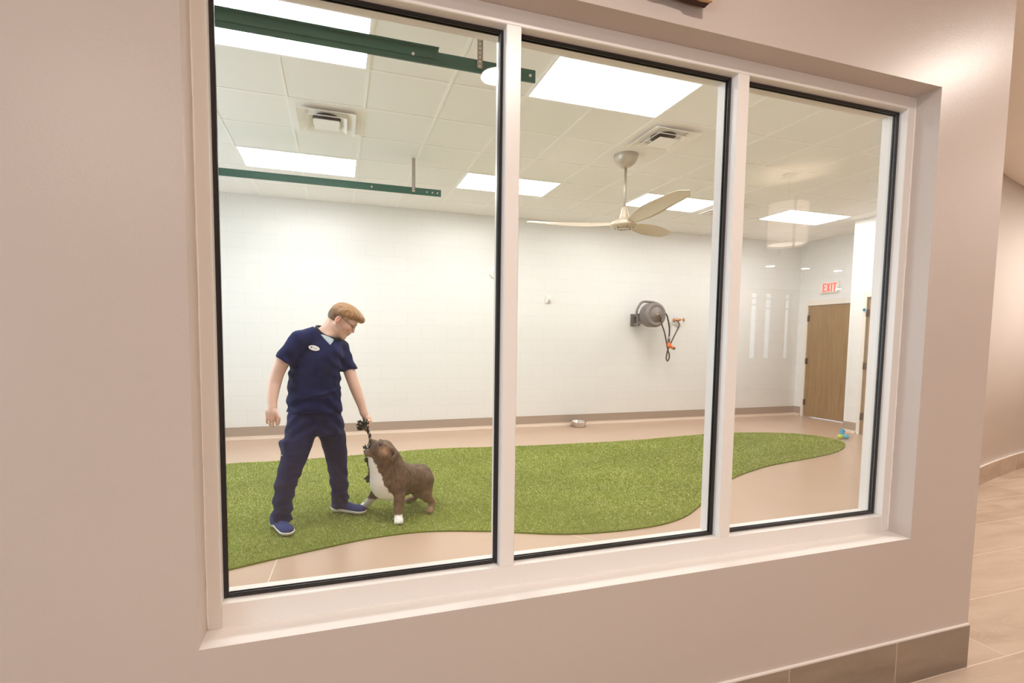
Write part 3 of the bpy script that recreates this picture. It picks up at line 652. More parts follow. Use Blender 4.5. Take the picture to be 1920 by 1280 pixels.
# dog toy
o = empty('chew_toy', (7.22, 5.29, 0)); tag(o, 'small blue and lime rubber dog toy on the tan floor by the pier', 'toy')
def arm(nm, m_, d, ln=0.085):
    c = Vector((7.22, 5.29, 0.038)); d = Vector(d).normalized(); bm = bm_new()
    lathe(bm, [(0, 0), (0.026, 0), (0.030, ln*0.3), (0.024, ln*0.45), (0.034, ln*0.7), (0.030, ln*0.95), (0, ln)], c, d, 16)
    for k in range(6):
        a = k*PI/3; u = d.orthogonal().normalized(); v_ = d.cross(u)
        tube(bm, [c+d*ln*0.72+(u*math.cos(a)+v_*math.sin(a))*0.028, c+d*ln*0.72+(u*math.cos(a)+v_*math.sin(a))*0.037], 0.007, 6)
    tag(obj(nm, bm, m_, o), None)
arm('toy_arm', m_lime, (-0.95, -0.15, 0.0)); arm('toy_arm', m_blue, (0.45, 0.3, 0.95), 0.11); arm('toy_arm', mat('toy_light_blue', (0.12, 0.50, 0.68), 0.4), (0.75, -0.75, 0.0))

# ------------------------------------------------------------------ turf
tp = [(-1.6, 2.86), (-0.65, 3.19), (-0.13, 3.35), (0.23, 3.44), (0.62, 3.45), (1.07, 3.33), (1.60, 3.13), (2.18, 3.08), (2.6, 3.16), (2.98, 3.37), (3.45, 3.70), (3.96, 4.0), (4.45, 4.20), (4.89, 4.33), (6.06, 4.57), (6.79, 4.92), (7.06, 5.30), (6.80, 5.78), (5.98, 6.03), (5.1, 6.03), (3.97, 5.93), (2.3, 5.98), (1.24, 6.1), (0.41, 6.02), (-0.45, 5.93), (-1.4, 5.9), (-2.4, 5.4), (-2.7, 4.3), (-2.4, 3.2)]
tsp = [(p.x, p.y) for p in spline([(x, y, 0) for x, y in tp], 6, True)]
m_turf = mat('turf_backing', (0.16, 0.20, 0.03), 0.95, spec=0.1)
o_turf = None
bm = bm_new(); prism(bm, tsp, 0.0, 0.010); o_turf = obj('artificial_turf', bm, m_turf); tag(o_turf, 'curvy green artificial grass mat laid on the tan floor', 'artificial grass')
P_ = np.array(tsp)
def inside(q):
    x, y = q[:, 0], q[:, 1]; ins = np.zeros(len(q), bool); n = len(P_)
    for i in range(n):
        x1, y1 = P_[i]; x2, y2 = P_[(i+1) % n]
        c = ((y1 > y) != (y2 > y)) & (x < (x2-x1)*(y-y1)/(y2-y1+1e-12)+x1); ins ^= c
    return ins
rng = np.random.RandomState(7)
q = np.stack([rng.uniform(-1.75, 7.15, 420000), rng.uniform(2.8, 6.2, 420000)], 1)
q = q[inside(q)]
dist = np.hypot(q[:, 0], q[:, 1]); q = q[rng.rand(len(q)) < np.clip((4.4/dist)**1.6, 0.25, 1)]
n = len(q); ang = rng.uniform(0, 2*PI, n); lean = rng.uniform(0.003, 0.018, n); hgt = rng.uniform(0.006, 0.0125, n)
dist = np.hypot(q[:, 0], q[:, 1]); wd = rng.uniform(0.0016, 0.0028, n)*np.clip(dist/3.6, 1, 2.0); a2 = rng.uniform(0, PI, n)
b0 = np.stack([q[:, 0]-wd*np.cos(a2), q[:, 1]-wd*np.sin(a2), np.full(n, 0.009)], 1); b1 = np.stack([q[:, 0]+wd*np.cos(a2), q[:, 1]+wd*np.sin(a2), np.full(n, 0.009)], 1)
tpv = np.stack([q[:, 0]+lean*np.cos(ang), q[:, 1]+lean*np.sin(ang), 0.009+hgt], 1)
V_ = np.stack([b0, b1, tpv], 1).reshape(-1, 3).astype(np.float32)
def mesh_np(name, V, F, k):
    me = bpy.data.meshes.new(name); me.vertices.add(len(V)); me.vertices.foreach_set('co', V.astype(np.float32).ravel())
    me.loops.add(F.size); me.loops.foreach_set('vertex_index', F.ravel().astype(np.int32))
    me.polygons.add(len(F)); me.polygons.foreach_set('loop_start', (np.arange(len(F))*k).astype(np.int32))
    me.update(calc_edges=True); return me
me = mesh_np('grass_blades', V_, np.arange(len(V_)).reshape(-1, 3), 3)
pal = np.array([(0.42, 0.45, 0.12), (0.54, 0.55, 0.19), (0.30, 0.33, 0.075), (0.72, 0.70, 0.42), (0.60, 0.55, 0.28)])
cidx = rng.choice(5, n, p=[.34, .28, .2, .1, .08])
patch = 0.5+0.5*np.sin(q[:, 0]*2.3+np.sin(q[:, 1]*3.1)*1.3)*np.sin(q[:, 1]*4.2+q[:, 0]*0.7)
cc_ = pal[cidx]*(0.86+0.28*patch)[:, None]
ca = me.color_attributes.new('Col', 'FLOAT_COLOR', 'POINT'); C4 = np.ones((len(V_), 4), np.float32); C4[:, :3] = np.repeat(cc_, 3, 0); ca.data.foreach_set('color', C4.ravel())
m_blades = vcol('grass_fibre', 0.6, spec=0.25)
ob = link_me('grass_blades', me, m_blades, o_turf); ob['kind'] = 'stuff'

# ================================================================== LIVING THINGS : signed-distance modelling, meshed with surface nets
class SDF:
    def __init__(s, lo, hi, h):
        s.h = h; s.lo = np.array(lo, float); n = np.ceil((np.array(hi)-s.lo)/h).astype(int)+1
        s.ax = [s.lo[i]+h*np.arange(n[i]) for i in range(3)]; s.F = np.full(tuple(n), 1.0, np.float32)
    def region(s, lo, hi):
        sl = []
        for i in range(3):
            a = max(0, int((lo[i]-s.lo[i])/s.h)); b = min(s.F.shape[i], int((hi[i]-s.lo[i])/s.h)+2); sl.append(slice(a, max(a, b)))
        X, Y, Z_ = np.meshgrid(s.ax[0][sl[0]], s.ax[1][sl[1]], s.ax[2][sl[2]], indexing='ij'); return tuple(sl), X, Y, Z_
    def join(s, sl, d, k, sub=False):
        A = s.F[sl]; k = max(k, 1e-5)
        if sub:
            d = -d; h = np.maximum(k-np.abs(A-d), 0)/k; s.F[sl] = np.maximum(A, d)+h*h*k/4
        else:
            h = np.maximum(k-np.abs(A-d), 0)/k; s.F[sl] = np.minimum(A, d)-h*h*k/4
    def cone(s, a, b, ra, rb, k=0.02, sub=False, flat=None):
        a, b = np.array(a, float), np.array(b, float); m = max(ra, rb)+2.5*k+2*s.h
        sl, X, Y, Z_ = s.region(np.minimum(a, b)-m, np.maximum(a, b)+m)
        d = b-a; L2 = max(d@d, 1e-9); t = np.clip(((X-a[0])*d[0]+(Y-a[1])*d[1]+(Z_-a[2])*d[2])/L2, 0, 1)
        q = np.sqrt((X-a[0]-t*d[0])**2+(Y-a[1]-t*d[1])**2+(Z_-a[2]-t*d[2])**2)
        s.join(sl, q-(ra+(rb-ra)*t), k, sub)
    def chain(s, pts, k=0.02):
        P = np.array([p for p, _ in pts], float); m = max(r for _, r in pts)+2.5*k+.02
        sl, X, Y, Z_ = s.region(P.min(0)-m, P.max(0)+m); D_ = None
        for (a, ra), (b, rb) in zip(pts, pts[1:]):
            a, b = np.array(a, float), np.array(b, float); d = b-a; L2 = max(d@d, 1e-9)
            t = np.clip(((X-a[0])*d[0]+(Y-a[1])*d[1]+(Z_-a[2])*d[2])/L2, 0, 1)
            q = np.sqrt((X-a[0]-t*d[0])**2+(Y-a[1]-t*d[1])**2+(Z_-a[2]-t*d[2])**2)-(ra+(rb-ra)*t)
            D_ = q if D_ is None else np.minimum(D_, q)
        s.join(sl, D_, k)
    def ell(s, c, r, R=None, k=0.02, sub=False):
        c, r = np.array(c, float), np.array(r, float); R = np.eye(3) if R is None else np.array(R, float)
        m = r.max()+2.5*k+2*s.h; sl, X, Y, Z_ = s.region(c-m, c+m); X, Y, Z_ = X-c[0], Y-c[1], Z_-c[2]
        u = [(X*R[i][0]+Y*R[i][1]+Z_*R[i][2])/r[i] for i in range(3)]
        q = np.sqrt(u[0]**2+u[1]**2+u[2]**2)+1e-9; g = np.sqrt((u[0]/r[0])**2+(u[1]/r[1])**2+(u[2]/r[2])**2)+1e-9
        s.join(sl, q*(q-1)/g, k, sub)
    def box(s, c, hf, R=None, rd=0.005, k=0.01, sub=False):
        c = np.array(c, float); R = np.eye(3) if R is None else np.array(R, float); m = np.linalg.norm(hf)+2.5*k+2*s.h
        sl, X, Y, Z_ = s.region(c-m, c+m); X, Y, Z_ = X-c[0], Y-c[1], Z_-c[2]
        q = [np.abs(X*R[i][0]+Y*R[i][1]+Z_*R[i][2])-(hf[i]-rd) for i in range(3)]
        d = np.sqrt(sum(np.maximum(a, 0)**2 for a in q))+np.minimum(np.maximum(np.maximum(q[0], q[1]), q[2]), 0)-rd
        s.join(sl, d, k, sub)
    def loft(s, st, rot=0.0, k=0.02):     # stations (z, cx, cy, a, b)
        st = np.array(st, float); m = st[:, 3:].max()+2.5*k
        sl, X, Y, Z_ = s.region((st[:, 1].min()-m, st[:, 2].min()-m, st[0, 0]-2*k-.01), (st[:, 1].max()+m, st[:, 2].max()+m, st[-1, 0]+2*k+.01))
        zc = s.ax[2][sl[2]]; v = [np.interp(zc, st[:, 0], st[:, i]) for i in (1, 2, 3, 4)]
        for i in range(4):   # smooth the stations
            for _ in range(3): v[i] = np.convolve(np.pad(v[i], 2, 'edge'), np.ones(5)/5, 'valid')
        cx, cy, a, b = (q[None, None, :] for q in v); c_, s_ = math.cos(rot), math.sin(rot)
        U = ((X-cx)*c_+(Y-cy)*s_)/a; V = (-(X-cx)*s_+(Y-cy)*c_)/b; q = (np.abs(U)**2.3+np.abs(V)**2.3)**(1/2.3)
        d = (q-1)*np.minimum(a, b); e = np.maximum(st[0, 0]-Z_, Z_-st[-1, 0])
        s.join(sl, np.maximum(d, e), k)
    def cut(s, p, n, k=0.003, lo=None, hi=None):   # removes the side the normal points to
        n = np.array(n, float); n /= np.linalg.norm(n)
        sl, X, Y, Z_ = s.region(s.lo-1 if lo is None else lo, s.lo+99 if hi is None else hi)
        d = (X-p[0])*n[0]+(Y-p[1])*n[1]+(Z_-p[2])*n[2]; A = s.F[sl]; h = np.maximum(k-np.abs(A-d), 0)/k; s.F[sl] = np.maximum(A, d)+h*h*k/4
    def disp(s, fn, lo=None, hi=None):
        sl, X, Y, Z_ = s.region(s.lo-1 if lo is None else lo, s.lo+99 if hi is None else hi)
        s.F[sl] = s.F[sl] + np.where(np.abs(s.F[sl]) < 0.04, fn(X, Y, Z_), 0)
    def mesh(s, relax=1):
        F = s.F; h = s.h; n = np.array(F.shape); I = F < 0
        c = np.zeros(tuple(n-1), np.int8)
        for dx in (0, 1):
            for dy in (0, 1):
                for dz in (0, 1): c += I[dx:n[0]-1+dx, dy:n[1]-1+dy, dz:n[2]-1+dz]
        act = np.argwhere((c > 0) & (c < 8)); idx = -np.ones(tuple(n-1), np.int64); idx[tuple(act.T)] = np.arange(len(act))
        acc = np.zeros((len(act), 3)); cnt = np.zeros(len(act))
        for ax in range(3):
            o = [i for i in range(3) if i != ax]
            for p in (0, 1):
                for q in (0, 1):
                    e0 = act.copy(); e0[:, o[0]] += p; e0[:, o[1]] += q; e1 = e0.copy(); e1[:, ax] += 1
                    f0, f1 = F[tuple(e0.T)], F[tuple(e1.T)]; m = (f0 < 0) != (f1 < 0); t = np.where(m, f0/(f0-f1+1e-12), 0)
                    P = e0.astype(float); P[:, ax] += t; acc[m] += P[m]; cnt[m] += 1
        V = acc/cnt[:, None]*h+s.lo; Q = []
        for ax in range(3):
            o = [(ax+1) % 3, (ax+2) % 3]; a = [slice(None)]*3; b = [slice(None)]*3; a[ax] = slice(0, -1); b[ax] = slice(1, None)
            for i in o: a[i] = slice(1, -1); b[i] = slice(1, -1)
            A, B = I[tuple(a)], I[tuple(b)]; e = np.argwhere(A != B)
            flip = A[tuple(e.T)]; 
            for i in o: e[:, i] += 1
            w_ = []
            for p, q in ((1, 1), (0, 1), (0, 0), (1, 0)):
                g = e.copy(); g[:, o[0]] -= p; g[:, o[1]] -= q; w_.append(idx[tuple(g.T)])
            w_ = np.stack(w_, 1); w_[~flip] = w_[~flip][:, ::-1]; Q.append(w_)
        Q = np.concatenate(Q); Q = Q[(Q >= 0).all(1)]
        for _ in range(relax):
            S_ = np.zeros_like(V); C_ = np.zeros(len(V))
            for i in range(4):
                j = (i+1) % 4
                for a_, b_ in ((i, j), (j, i)): np.add.at(S_, Q[:, a_], V[Q[:, b_]]); np.add.at(C_, Q[:, a_], 1)
            V = 0.5*V+0.5*S_/np.maximum(C_, 1)[:, None]
        return V, Q
def make(name, sdf, mats, parent=None, color=None, relax=1, mfn=None):
    V, Q = sdf.mesh(relax); me = mesh_np(name, V, Q, 4); me.polygons.foreach_set('use_smooth', np.ones(len(Q), bool))
    if color is not None:
        C = np.ones((len(V), 4), np.float32); C[:, :3] = color(V); a = me.color_attributes.new('Col', 'FLOAT_COLOR', 'POINT'); a.data.foreach_set('color', C.ravel())
    o = link_me(name, me, mats, parent)
    if mfn is not None: me.polygons.foreach_set('material_index', mfn(V[Q].mean(1)).astype(np.int32))
    return o
def nrm(v): v = np.array(v, float); return v/np.linalg.norm(v)
def frame3(f, up): f = nrm(f); s_ = nrm(np.cross(f, up)); u = np.cross(s_, f); return f, s_, u
def sm(x, a, b): t = np.clip((x-a)/(b-a), 0, 1); return t*t*(3-2*t)
def wav(X, Y, Z_, f, sd=0.0):
    return np.sin(X*f+sd+1.7*np.sin(Y*f*0.7+sd))*np.sin(Y*f*1.1+2.1*sd+1.3*np.sin(Z_*f*0.8))*np.sin(Z_*f*0.9+0.7*sd+1.9*np.sin(X*f*0.6))

GZ = 0.0215   # standing height on the turf
# ------------------------------------------------------------------ the man
man = empty('person', (-0.16, 3.86, GZ)); tag(man, 'person in navy scrubs and glasses bending toward the dog, holding a rope toy', 'person')
hc = np.array([0.012, 3.862, 1.555])                       # between the ears
hf, hs, hu = frame3((0.775, -0.10, -0.62), (0.5, 0, 0.86))  # forward, his right->camera side, up
if hs[1] > 0: hs = -hs
HR = np.array([hf, hs, hu])
def hp_(f, s_, u): return hc+hf*f+hs*s_+hu*u
B = SDF((-0.56, 3.56, 0.70), (0.31, 4.06, 1.74), 0.0046)
# torso core and neck
B.loft([(0.80, -.16, 3.87, .15, .10), (1.0, -.16, 3.87, .15, .105), (1.2, -.15, 3.87, .155, .105), (1.36, -.13, 3.88, .14, .085), (1.44, -.10, 3.88, .085, .065)], -0.35, 0.02)
B.cone((-0.105, 3.885, 1.41), hp_(-.028, 0, -.030), .068, .053, .03)
B.cone((-0.085, 3.86, 1.40), hp_(.02, 0, -.045), .055, .048, .03)
B.cone((-0.27, 3.83, 1.40), (-0.12, 3.89, 1.445), .045, .045, .04); B.cone((0.015, 3.93, 1.355), (-0.08, 3.89, 1.42), .036, .045, .03)
# head
B.ell(hp_(.004, 0, .055), (.097, .074, .088), HR, .02)
B.ell(hp_(.040, 0, .050), (.080, .068, .075), HR, .02)
B.ell(hp_(.060, 0, -.020), (.062, .056, .062), HR, .03)
B.cone(hp_(.005, .045, -.035), hp_(.088, .018, -.078), .022, .020, .025); B.cone(hp_(.005, -.045, -.035), hp_(.088, -.018, -.078), .022, .020, .025)
B.ell(hp_(.096, 0, -.076), (.020, .026, .018), HR, .022)
for sd in (1, -1):
    B.ell(hp_(.084, .040*sd, -.004), (.026, .022, .022), HR, .02)
    B.cone(hp_(.112, .014*sd, .047), hp_(.098, .048*sd, .043), .010, .010, .012)
    B.ell(hp_(.113, .033*sd, .024), (.014, .018, .012), HR, .010, sub=True)
    B.ell(hp_(.098, .032*sd, .024), (.0135, .0135, .0125), HR, .004)
B.cone(hp_(.108, 0, .034), hp_(.127, 0, .004), .0085, .0115, .014)
B.ell(hp_(.128, 0, .001), (.0115, .0135, .0105), HR, .008)
for sd in (1, -1): B.ell(hp_(.118, .012*sd, -.002), (.010, .007, .007), HR, .005)
B.cone(hp_(.108, 0, -.016), hp_(.110, 0, -.03), .012, .012, .012); B.ell(hp_(.116, 0, -.030), (.013, .023, .0070), HR, .006); B.ell(hp_(.112, 0, -.044), (.013, .020, .0075), HR, .006)
B.ell(hp_(.127, 0, -.0365), (.012, .020, .0018), HR, .003, sub=True)
for sd in (1, -1):     # ears
    B.ell(hp_(-.006, .077*sd, .006), (.019, .009, .031), HR, .006); B.ell(hp_(-.002, .086*sd, .008), (.0105, .006, .019), HR, .005, sub=True)
    B.ell(hp_(.0, .077*sd, -.021), (.009, .007, .011), HR, .006)
# arms
RS, RE, RW = (-0.285, 3.815, 1.385), (-0.437, 3.80, 1.12), (-0.452, 3.735, 0.925)
B.chain([(RS, .050), ((-.345, 3.805, 1.32), .054), ((-.392, 3.80, 1.24), .052), ((-.425, 3.80, 1.16), .0475), ((-.443, 3.795, 1.09), .046), ((-.452, 3.775, 1.03), .0425), ((-.456, 3.755, .975), .036), (RW, .029)], .02)
LS, LE, LW_ = (0.025, 3.925, 1.355), (0.105, 3.875, 1.105), (0.190, 3.845, 0.845)
B.chain([(LS, .045), ((.054, 3.905, 1.25), .044), ((.084, 3.887, 1.17), .046), (LE, .044), ((.128, 3.865, 1.04), .0435), ((.155, 3.855, .96), .038), ((.175, 3.85, .90), .032), (LW_, .029)], .02)
# right hand (hanging, back of the hand seen, thumb and index meeting)
PR = np.array([nrm((0.93, -0.36, 0.10)), nrm((0.36, 0.93, 0)), (0, 0, 1)])
B.cone(RW, (-.456, 3.728, .895), .027, .026, .015)
B.box((-.462, 3.722, .872), (.039, .014, .040), PR, .013, .014)
B.ell((-.432, 3.712, .885), (.018, .020, .026), None, .012)
fing = [((-.430, 3.712, .842), (-.425, 3.712, .816), (-.424, 3.722, .799), (-.426, 3.735, .796), .0092),
        ((-.450, 3.716, .836), (-.449, 3.714, .806), (-.447, 3.724, .787), (-.447, 3.740, .784), .0095),
        ((-.470, 3.724, .838), (-.472, 3.722, .811), (-.469, 3.734, .793), (-.468, 3.750, .791), .0090),
        ((-.489, 3.732, .846), (-.493, 3.731, .825), (-.490, 3.742, .810), (-.488, 3.754, .808), .0080)]
for a, b, c, d, r in fing: B.chain([(a, r*1.08), (b, r), (c, r*.92), (d, r*.8)], .004)
B.chain([((-.425, 3.705, .882), .0115), ((-.405, 3.698, .850), .0100), ((-.406, 3.700, .823), .0092), ((-.413, 3.708, .802), .0082)], .005)
# left hand closed round the rope knot
B.cone(LW_, (.203, 3.842, .815), .027, .025, .015)
PL = np.array([nrm((0.75, -0.62, 0.2)), nrm((0.62, 0.78, 0.1)), nrm((-.2, 0, 1))])
B.box((.217, 3.842, .785), (.026, .030, .034), PL, .014, .014)
for i, (z, r) in enumerate(((.790, .0092), (.773, .0095), (.757, .0090), (.742, .0078))):
    x = .236-.003*i
    B.chain([((x, 3.850, z), r*1.05), ((x-.006, 3.812, z-.004), r), ((x-.030, 3.800, z-.006), r*.94), ((x-.046, 3.815, z-.005), r*.85)], .004)
B.chain([((.205, 3.860, .800), .0115), ((.188, 3.852, .778), .0100), ((.184, 3.832, .764), .0092), ((.196, 3.814, .757), .0085)], .005)
def skin(V):
    C = np.tile(np.array([0.80, 0.555, 0.45]), (len(V), 1)); L_ = (V-hc)@HR.T; f, s_, u = L_[:, 0], L_[:, 1], L_[:, 2]
    head = V[:, 2] > 1.30
    def blend(w_, c): nonlocal C; C = C*(1-w_[:, None])+np.array(c)*w_[:, None]
    g = lambda cf, cs, cu, r: np.exp(-(((f-cf)**2+(np.abs(s_)-cs)**2+(u-cu)**2)/r**2))*head
    blend(0.45*g(.085, .045, -.010, .032), (0.70, 0.26, 0.18)); blend(0.4*g(.14, 0, 0, .02), (0.70, 0.28, 0.2))
    blend(0.5*g(0, .083, 0, .028), (0.72, 0.27, 0.2)); blend(0.8*g(.121, 0, -.036, .013), (0.62, 0.20, 0.17))
    blend(sm(np.exp(-(((u-.048)/.0045)**2))*(f > .09)*(np.abs(s_) > .014)*(np.abs(s_) < .05)*head, .3, .8)*.8, (0.36, 0.20, 0.10))
    blend(np.clip(np.exp(-(((u-.022)/.003)**2))*(f > .098)*(np.abs(np.abs(s_)-.032) < .014)*head, 0, 1)*.7, (0.22, 0.12, 0.08))
    blend(.75*sm(u, -.050, .0)*sm(-f, .018, .045)*(V[:, 2] > 1.44), (0.40, 0.25, 0.15)); blend(.8*sm(u, .028, .045)*sm(-f, -.070, -.055)*head*(np.abs(s_) > .03), (0.36, 0.22, 0.12))
    kn = np.exp(-((V[:, 2]-.84)**2)/.0008)*(V[:, 0] < -.38)+np.exp(-((V[:, 2]-.775)**2)/.001)*(V[:, 0] > .18)
    blend(np.clip(.35*kn, 0, 1), (0.68, 0.29, 0.21)); return C
m_skin = vcol('skin', 0.5, sss=0.12, spec=0.35)
make('body', B, m_skin, man, skin, 2)
# hair
Hh = SDF(hc-0.20, hc+0.22, 0.0042)
Hh.ell(hp_(-.003, 0, .062), (.100, .0785, .087), HR, .02); Hh.ell(hp_(.045, 0, .090), (.078, .070, .066), HR, .03)
Hh.ell(hp_(.098, .006, .112), (.042, .056, .030), HR, .03); Hh.cone(hp_(.118, .03, .105), hp_(.126, -.03, .112), .020, .022, .02)
Hh.ell(hp_(-.040, 0, .015), (.060, .070, .060), HR, .03)
Hh.ell(hp_(.118, 0, .005), (.075, .12, .078), HR, .012, sub=True)         # open face
Hh.ell(hp_(.055, .09, -.040), (.055, .05, .066), HR, .010, sub=True); Hh.ell(hp_(.055, -.09, -.040), (.055, .05, .066), HR, .010, sub=True)
Hh.ell(hp_(.045, 0, -.10), (.09, .13, .075), HR, .010, sub=True)
Hh.ell(hp_(-.004, .088, .004), (.020, .03, .032), HR, .006, sub=True); Hh.ell(hp_(-.004, -.088, .004), (.020, .03, .032), HR, .006, sub=True)
Hh.disp(lambda X, Y, Z_: 0.0009*np.sin(((X-hc[0])*hs[0]+(Y-hc[1])*hs[1]+(Z_-hc[2])*hs[2])*330+3*np.sin(((X-hc[0])*hf[0]+(Z_-hc[2])*hf[2])*38))+0.0012*wav(X, Y, Z_, 90, 1.0))
def hairc(V):
    L_ = (V-hc)@HR.T; n_ = 0.5+0.5*np.sin(L_[:, 1]*420+4*np.sin(L_[:, 0]*45))*np.sin(L_[:, 0]*60+L_[:, 2]*50)
    up_ = sm(L_[:, 2], .01, .10); C = np.array([0.20, 0.115, 0.06])*(1-up_[:, None])+np.array([0.40, 0.225, 0.105])*up_[:, None]
    return C*(0.62+0.7*n_)[:, None]
m_hair = vcol('ginger_hair', 0.5, spec=0.45); bump(m_hair, noise(m_hair, coords(m_hair, (0.35, 1, 0.35)), 420, 3), 0.5, 0.002); make('hair', Hh, m_hair, man, hairc, 0)
# glasses
gl_ = bm_new()
for sd in (1, -1):
    c = hp_(.121, .033*sd, .020); ring = [c+hs*(.024*math.cos(a))+hu*(.0140*math.sin(a))*1.0+hf*(-.006*abs(math.cos(a))) for a in np.linspace(0, 2*PI, 20, endpoint=False)]
    tube(gl_, ring, 0.0017, 6, closed=True)
    tube(gl_, [hp_(.113, .057*sd, .026), hp_(.104, .068*sd, .029), hp_(.05, .0785*sd, .029), hp_(-.005, .0825*sd, .034), hp_(-.022, .0805*sd, .022)], 0.0022, 6)
tube(gl_, [hp_(.123, .010, .024), hp_(.128, 0, .028), hp_(.123, -.010, .024)], 0.0015, 6)
gl_o = obj('glasses', gl_, mat('dark_glasses_frame', (0.05, 0.025, 0.018), 0.3), man); tag(gl_o, 'thin dark glasses')
bm = bm_new()
for sd in (1, -1):
    c = hp_(.1205, .033*sd, .020); vs = [bm.verts.new(c+hs*(.0235*math.cos(a))+hu*(.0135*math.sin(a))+hf*(-.006*abs(math.cos(a)))) for a in np.linspace(0, 2*PI, 20, endpoint=False)]
    cv_ = bm.verts.new(c)
    for i in range(20): bm.faces.new((cv_, vs[i], vs[(i+1) % 20]))
obj('lens', bm, m_glass, gl_o)

# scrub top
ROT = -0.35
Tp = SDF((-0.56, 3.64, 0.82), (0.22, 4.10, 1.56), 0.0046)
Tp.loft([(0.868, -.172, 3.868, .204, .144), (0.90, -.172, 3.868, .202, .142), (0.96, -.174, 3.868, .198, .138), (1.05, -.174, 3.866, .194, .134), (1.14, -.170, 3.866, .190, .132), (1.24, -.158, 3.868, .190, .130), (1.32, -.143, 3.872, .190, .120), (1.39, -.128, 3.88, .155, .098), (1.44, -.112, 3.885, .10, .080), (1.475, -.105, 3.885, .06, .06)], ROT, .03)
Tp.cone((-0.268, 3.825, 1.405), (-0.135, 3.885, 1.455), .070, .066, .035); Tp.cone((0.015, 3.93, 1.355), (-0.09, 3.89, 1.425), .062, .066, .04)
Sl = SDF((-0.56, 3.64, 0.82), (0.22, 4.10, 1.56), 0.0046); Sl2 = SDF((-0.56, 3.64, 0.82), (0.22, 4.10, 1.56), 0.0046)
Sl.chain([((-0.268, 3.825, 1.400), .072), ((-.310, 3.81, 1.35), .071), ((-.355, 3.80, 1.285), .069), ((-.415, 3.795, 1.20), .068)], .001)
Sl.cut((-.392, 3.795, 1.262), (-.48, -.05, -.86), .006)
Sl2.chain([((0.000, 3.925, 1.350), .072), ((.046, 3.905, 1.26), .066), ((.096, 3.89, 1.15), .061)], .001)
Sl2.cut((.084, 3.89, 1.178), (.22, -.1, -.95), .006)
full = tuple(slice(0, n_) for n_ in Tp.F.shape); Tp.join(full, Sl.F, .03); Tp.join(full, Sl2.F, .03)
# V neck
Tp.cone((-0.105, 3.885, 1.45), (-0.088, 3.87, 1.62), .066, .085, .006, sub=True)
def vneck(X, Y, Z_):
    t = (Z_-1.372)/0.085; hw = np.clip(t, 0, 3)*0.058; cx = -0.052-0.014*t
    return np.maximum(np.abs(X-cx)-hw, np.maximum(Y-3.868, 1.372-Z_))
sl_, X_, Y_, Z__ = Tp.region((-0.2, 3.6, 1.34), (0.1, 3.9, 1.56)); Tp.join(sl_, vneck(X_, Y_, Z__), .004, sub=True)
def folds(X, Y, Z_):
    d = 0.0042*np.sin(Z_*58+6*np.sin(X*8)+3*np.sin(Y*12)+2*X)*sm(Z_, 1.12, 0.95)
    d = d+0.0035*np.sin((X*0.8+Z_*0.65)*75+3*np.sin(Z_*11))*sm(Z_, 1.02, 1.15)*sm(Z_, 1.42, 1.30)*sm(np.abs(X+0.15), 0.05, 0.17)
    d = d+0.0018*np.sin(Z_*70+X*30+2*np.sin(X*40))*sm(np.abs(X+0.16), 0.10, 0.2)
    d = d+0.003*wav(X, Y, Z_, 38, .4)-0.006*np.exp(-((Z_-1.0-0.25*(X+.16))/.012)**2)*sm(X, -.3, -.2)*(Y < 3.87)
    return d
Tp.disp(folds)
m_scrub = mat('navy_scrub_cloth', (0.012, 0.017, 0.075), 0.75, spec=0.15)
bsdf(m_scrub).inputs['Sheen Weight'].default_value = 0.10; bsdf(m_scrub).inputs['Sheen Tint'].default_value = (0.3, 0.4, 0.9, 1)
v = coords(m_scrub); base(m_scrub, ramp(m_scrub, noise(m_scrub, v, 5, 3), [(0.3, (0.006, 0.010, 0.050)), (0.7, (0.010, 0.016, 0.075))]))
m_seam = mat('dark_seam', (0.005, 0.006, 0.02), 0.8)
top_ = make('scrub_top', Tp, m_scrub, man, None, 1)
# undershirt and its dark collar
Us = SDF((-0.24, 3.74, 1.28), (0.06, 3.95, 1.50), 0.004)
Us.loft([(1.28, -.13, 3.876, .160, .108), (1.36, -.112, 3.878, .150, .106), (1.41, -.098, 3.876, .118, .094), (1.45, -.092, 3.876, .09, .080)], ROT, .01)
sl_, X_, Y_, Z__ = Us.region((-1, 3, 1), (1, 5, 2)); Us.F[sl_] = np.maximum(Us.F[sl_], vneck(X_, Y_, Z__)-.005); Us.cut((-.052, 3.8, 1.431), (.36, 0, 1))
Us.cone((-0.105, 3.885, 1.44), (-0.088, 3.87, 1.62), .062, .075, .004, sub=True)
make('undershirt', Us, mat('pale_blue_tee', (0.50, 0.60, 0.68), 0.8), man)
bm = bm_new(); ring = spline([(-.145, 3.852, 1.492), (-.119, 3.822, 1.463), (-.085, 3.803, 1.440), (-.052, 3.796, 1.427), (-.008, 3.800, 1.420), (.018, 3.83, 1.418), (.020, 3.885, 1.440), (-.03, 3.945, 1.475), (-.10, 3.955, 1.505), (-.15, 3.905, 1.512)], 5, True)
tube(bm, ring, 0.0095, 8, closed=True); tag(obj('collar_band', bm, mat('black_collar', (0.012, 0.012, 0.015), 0.8), man), 'black collar band')
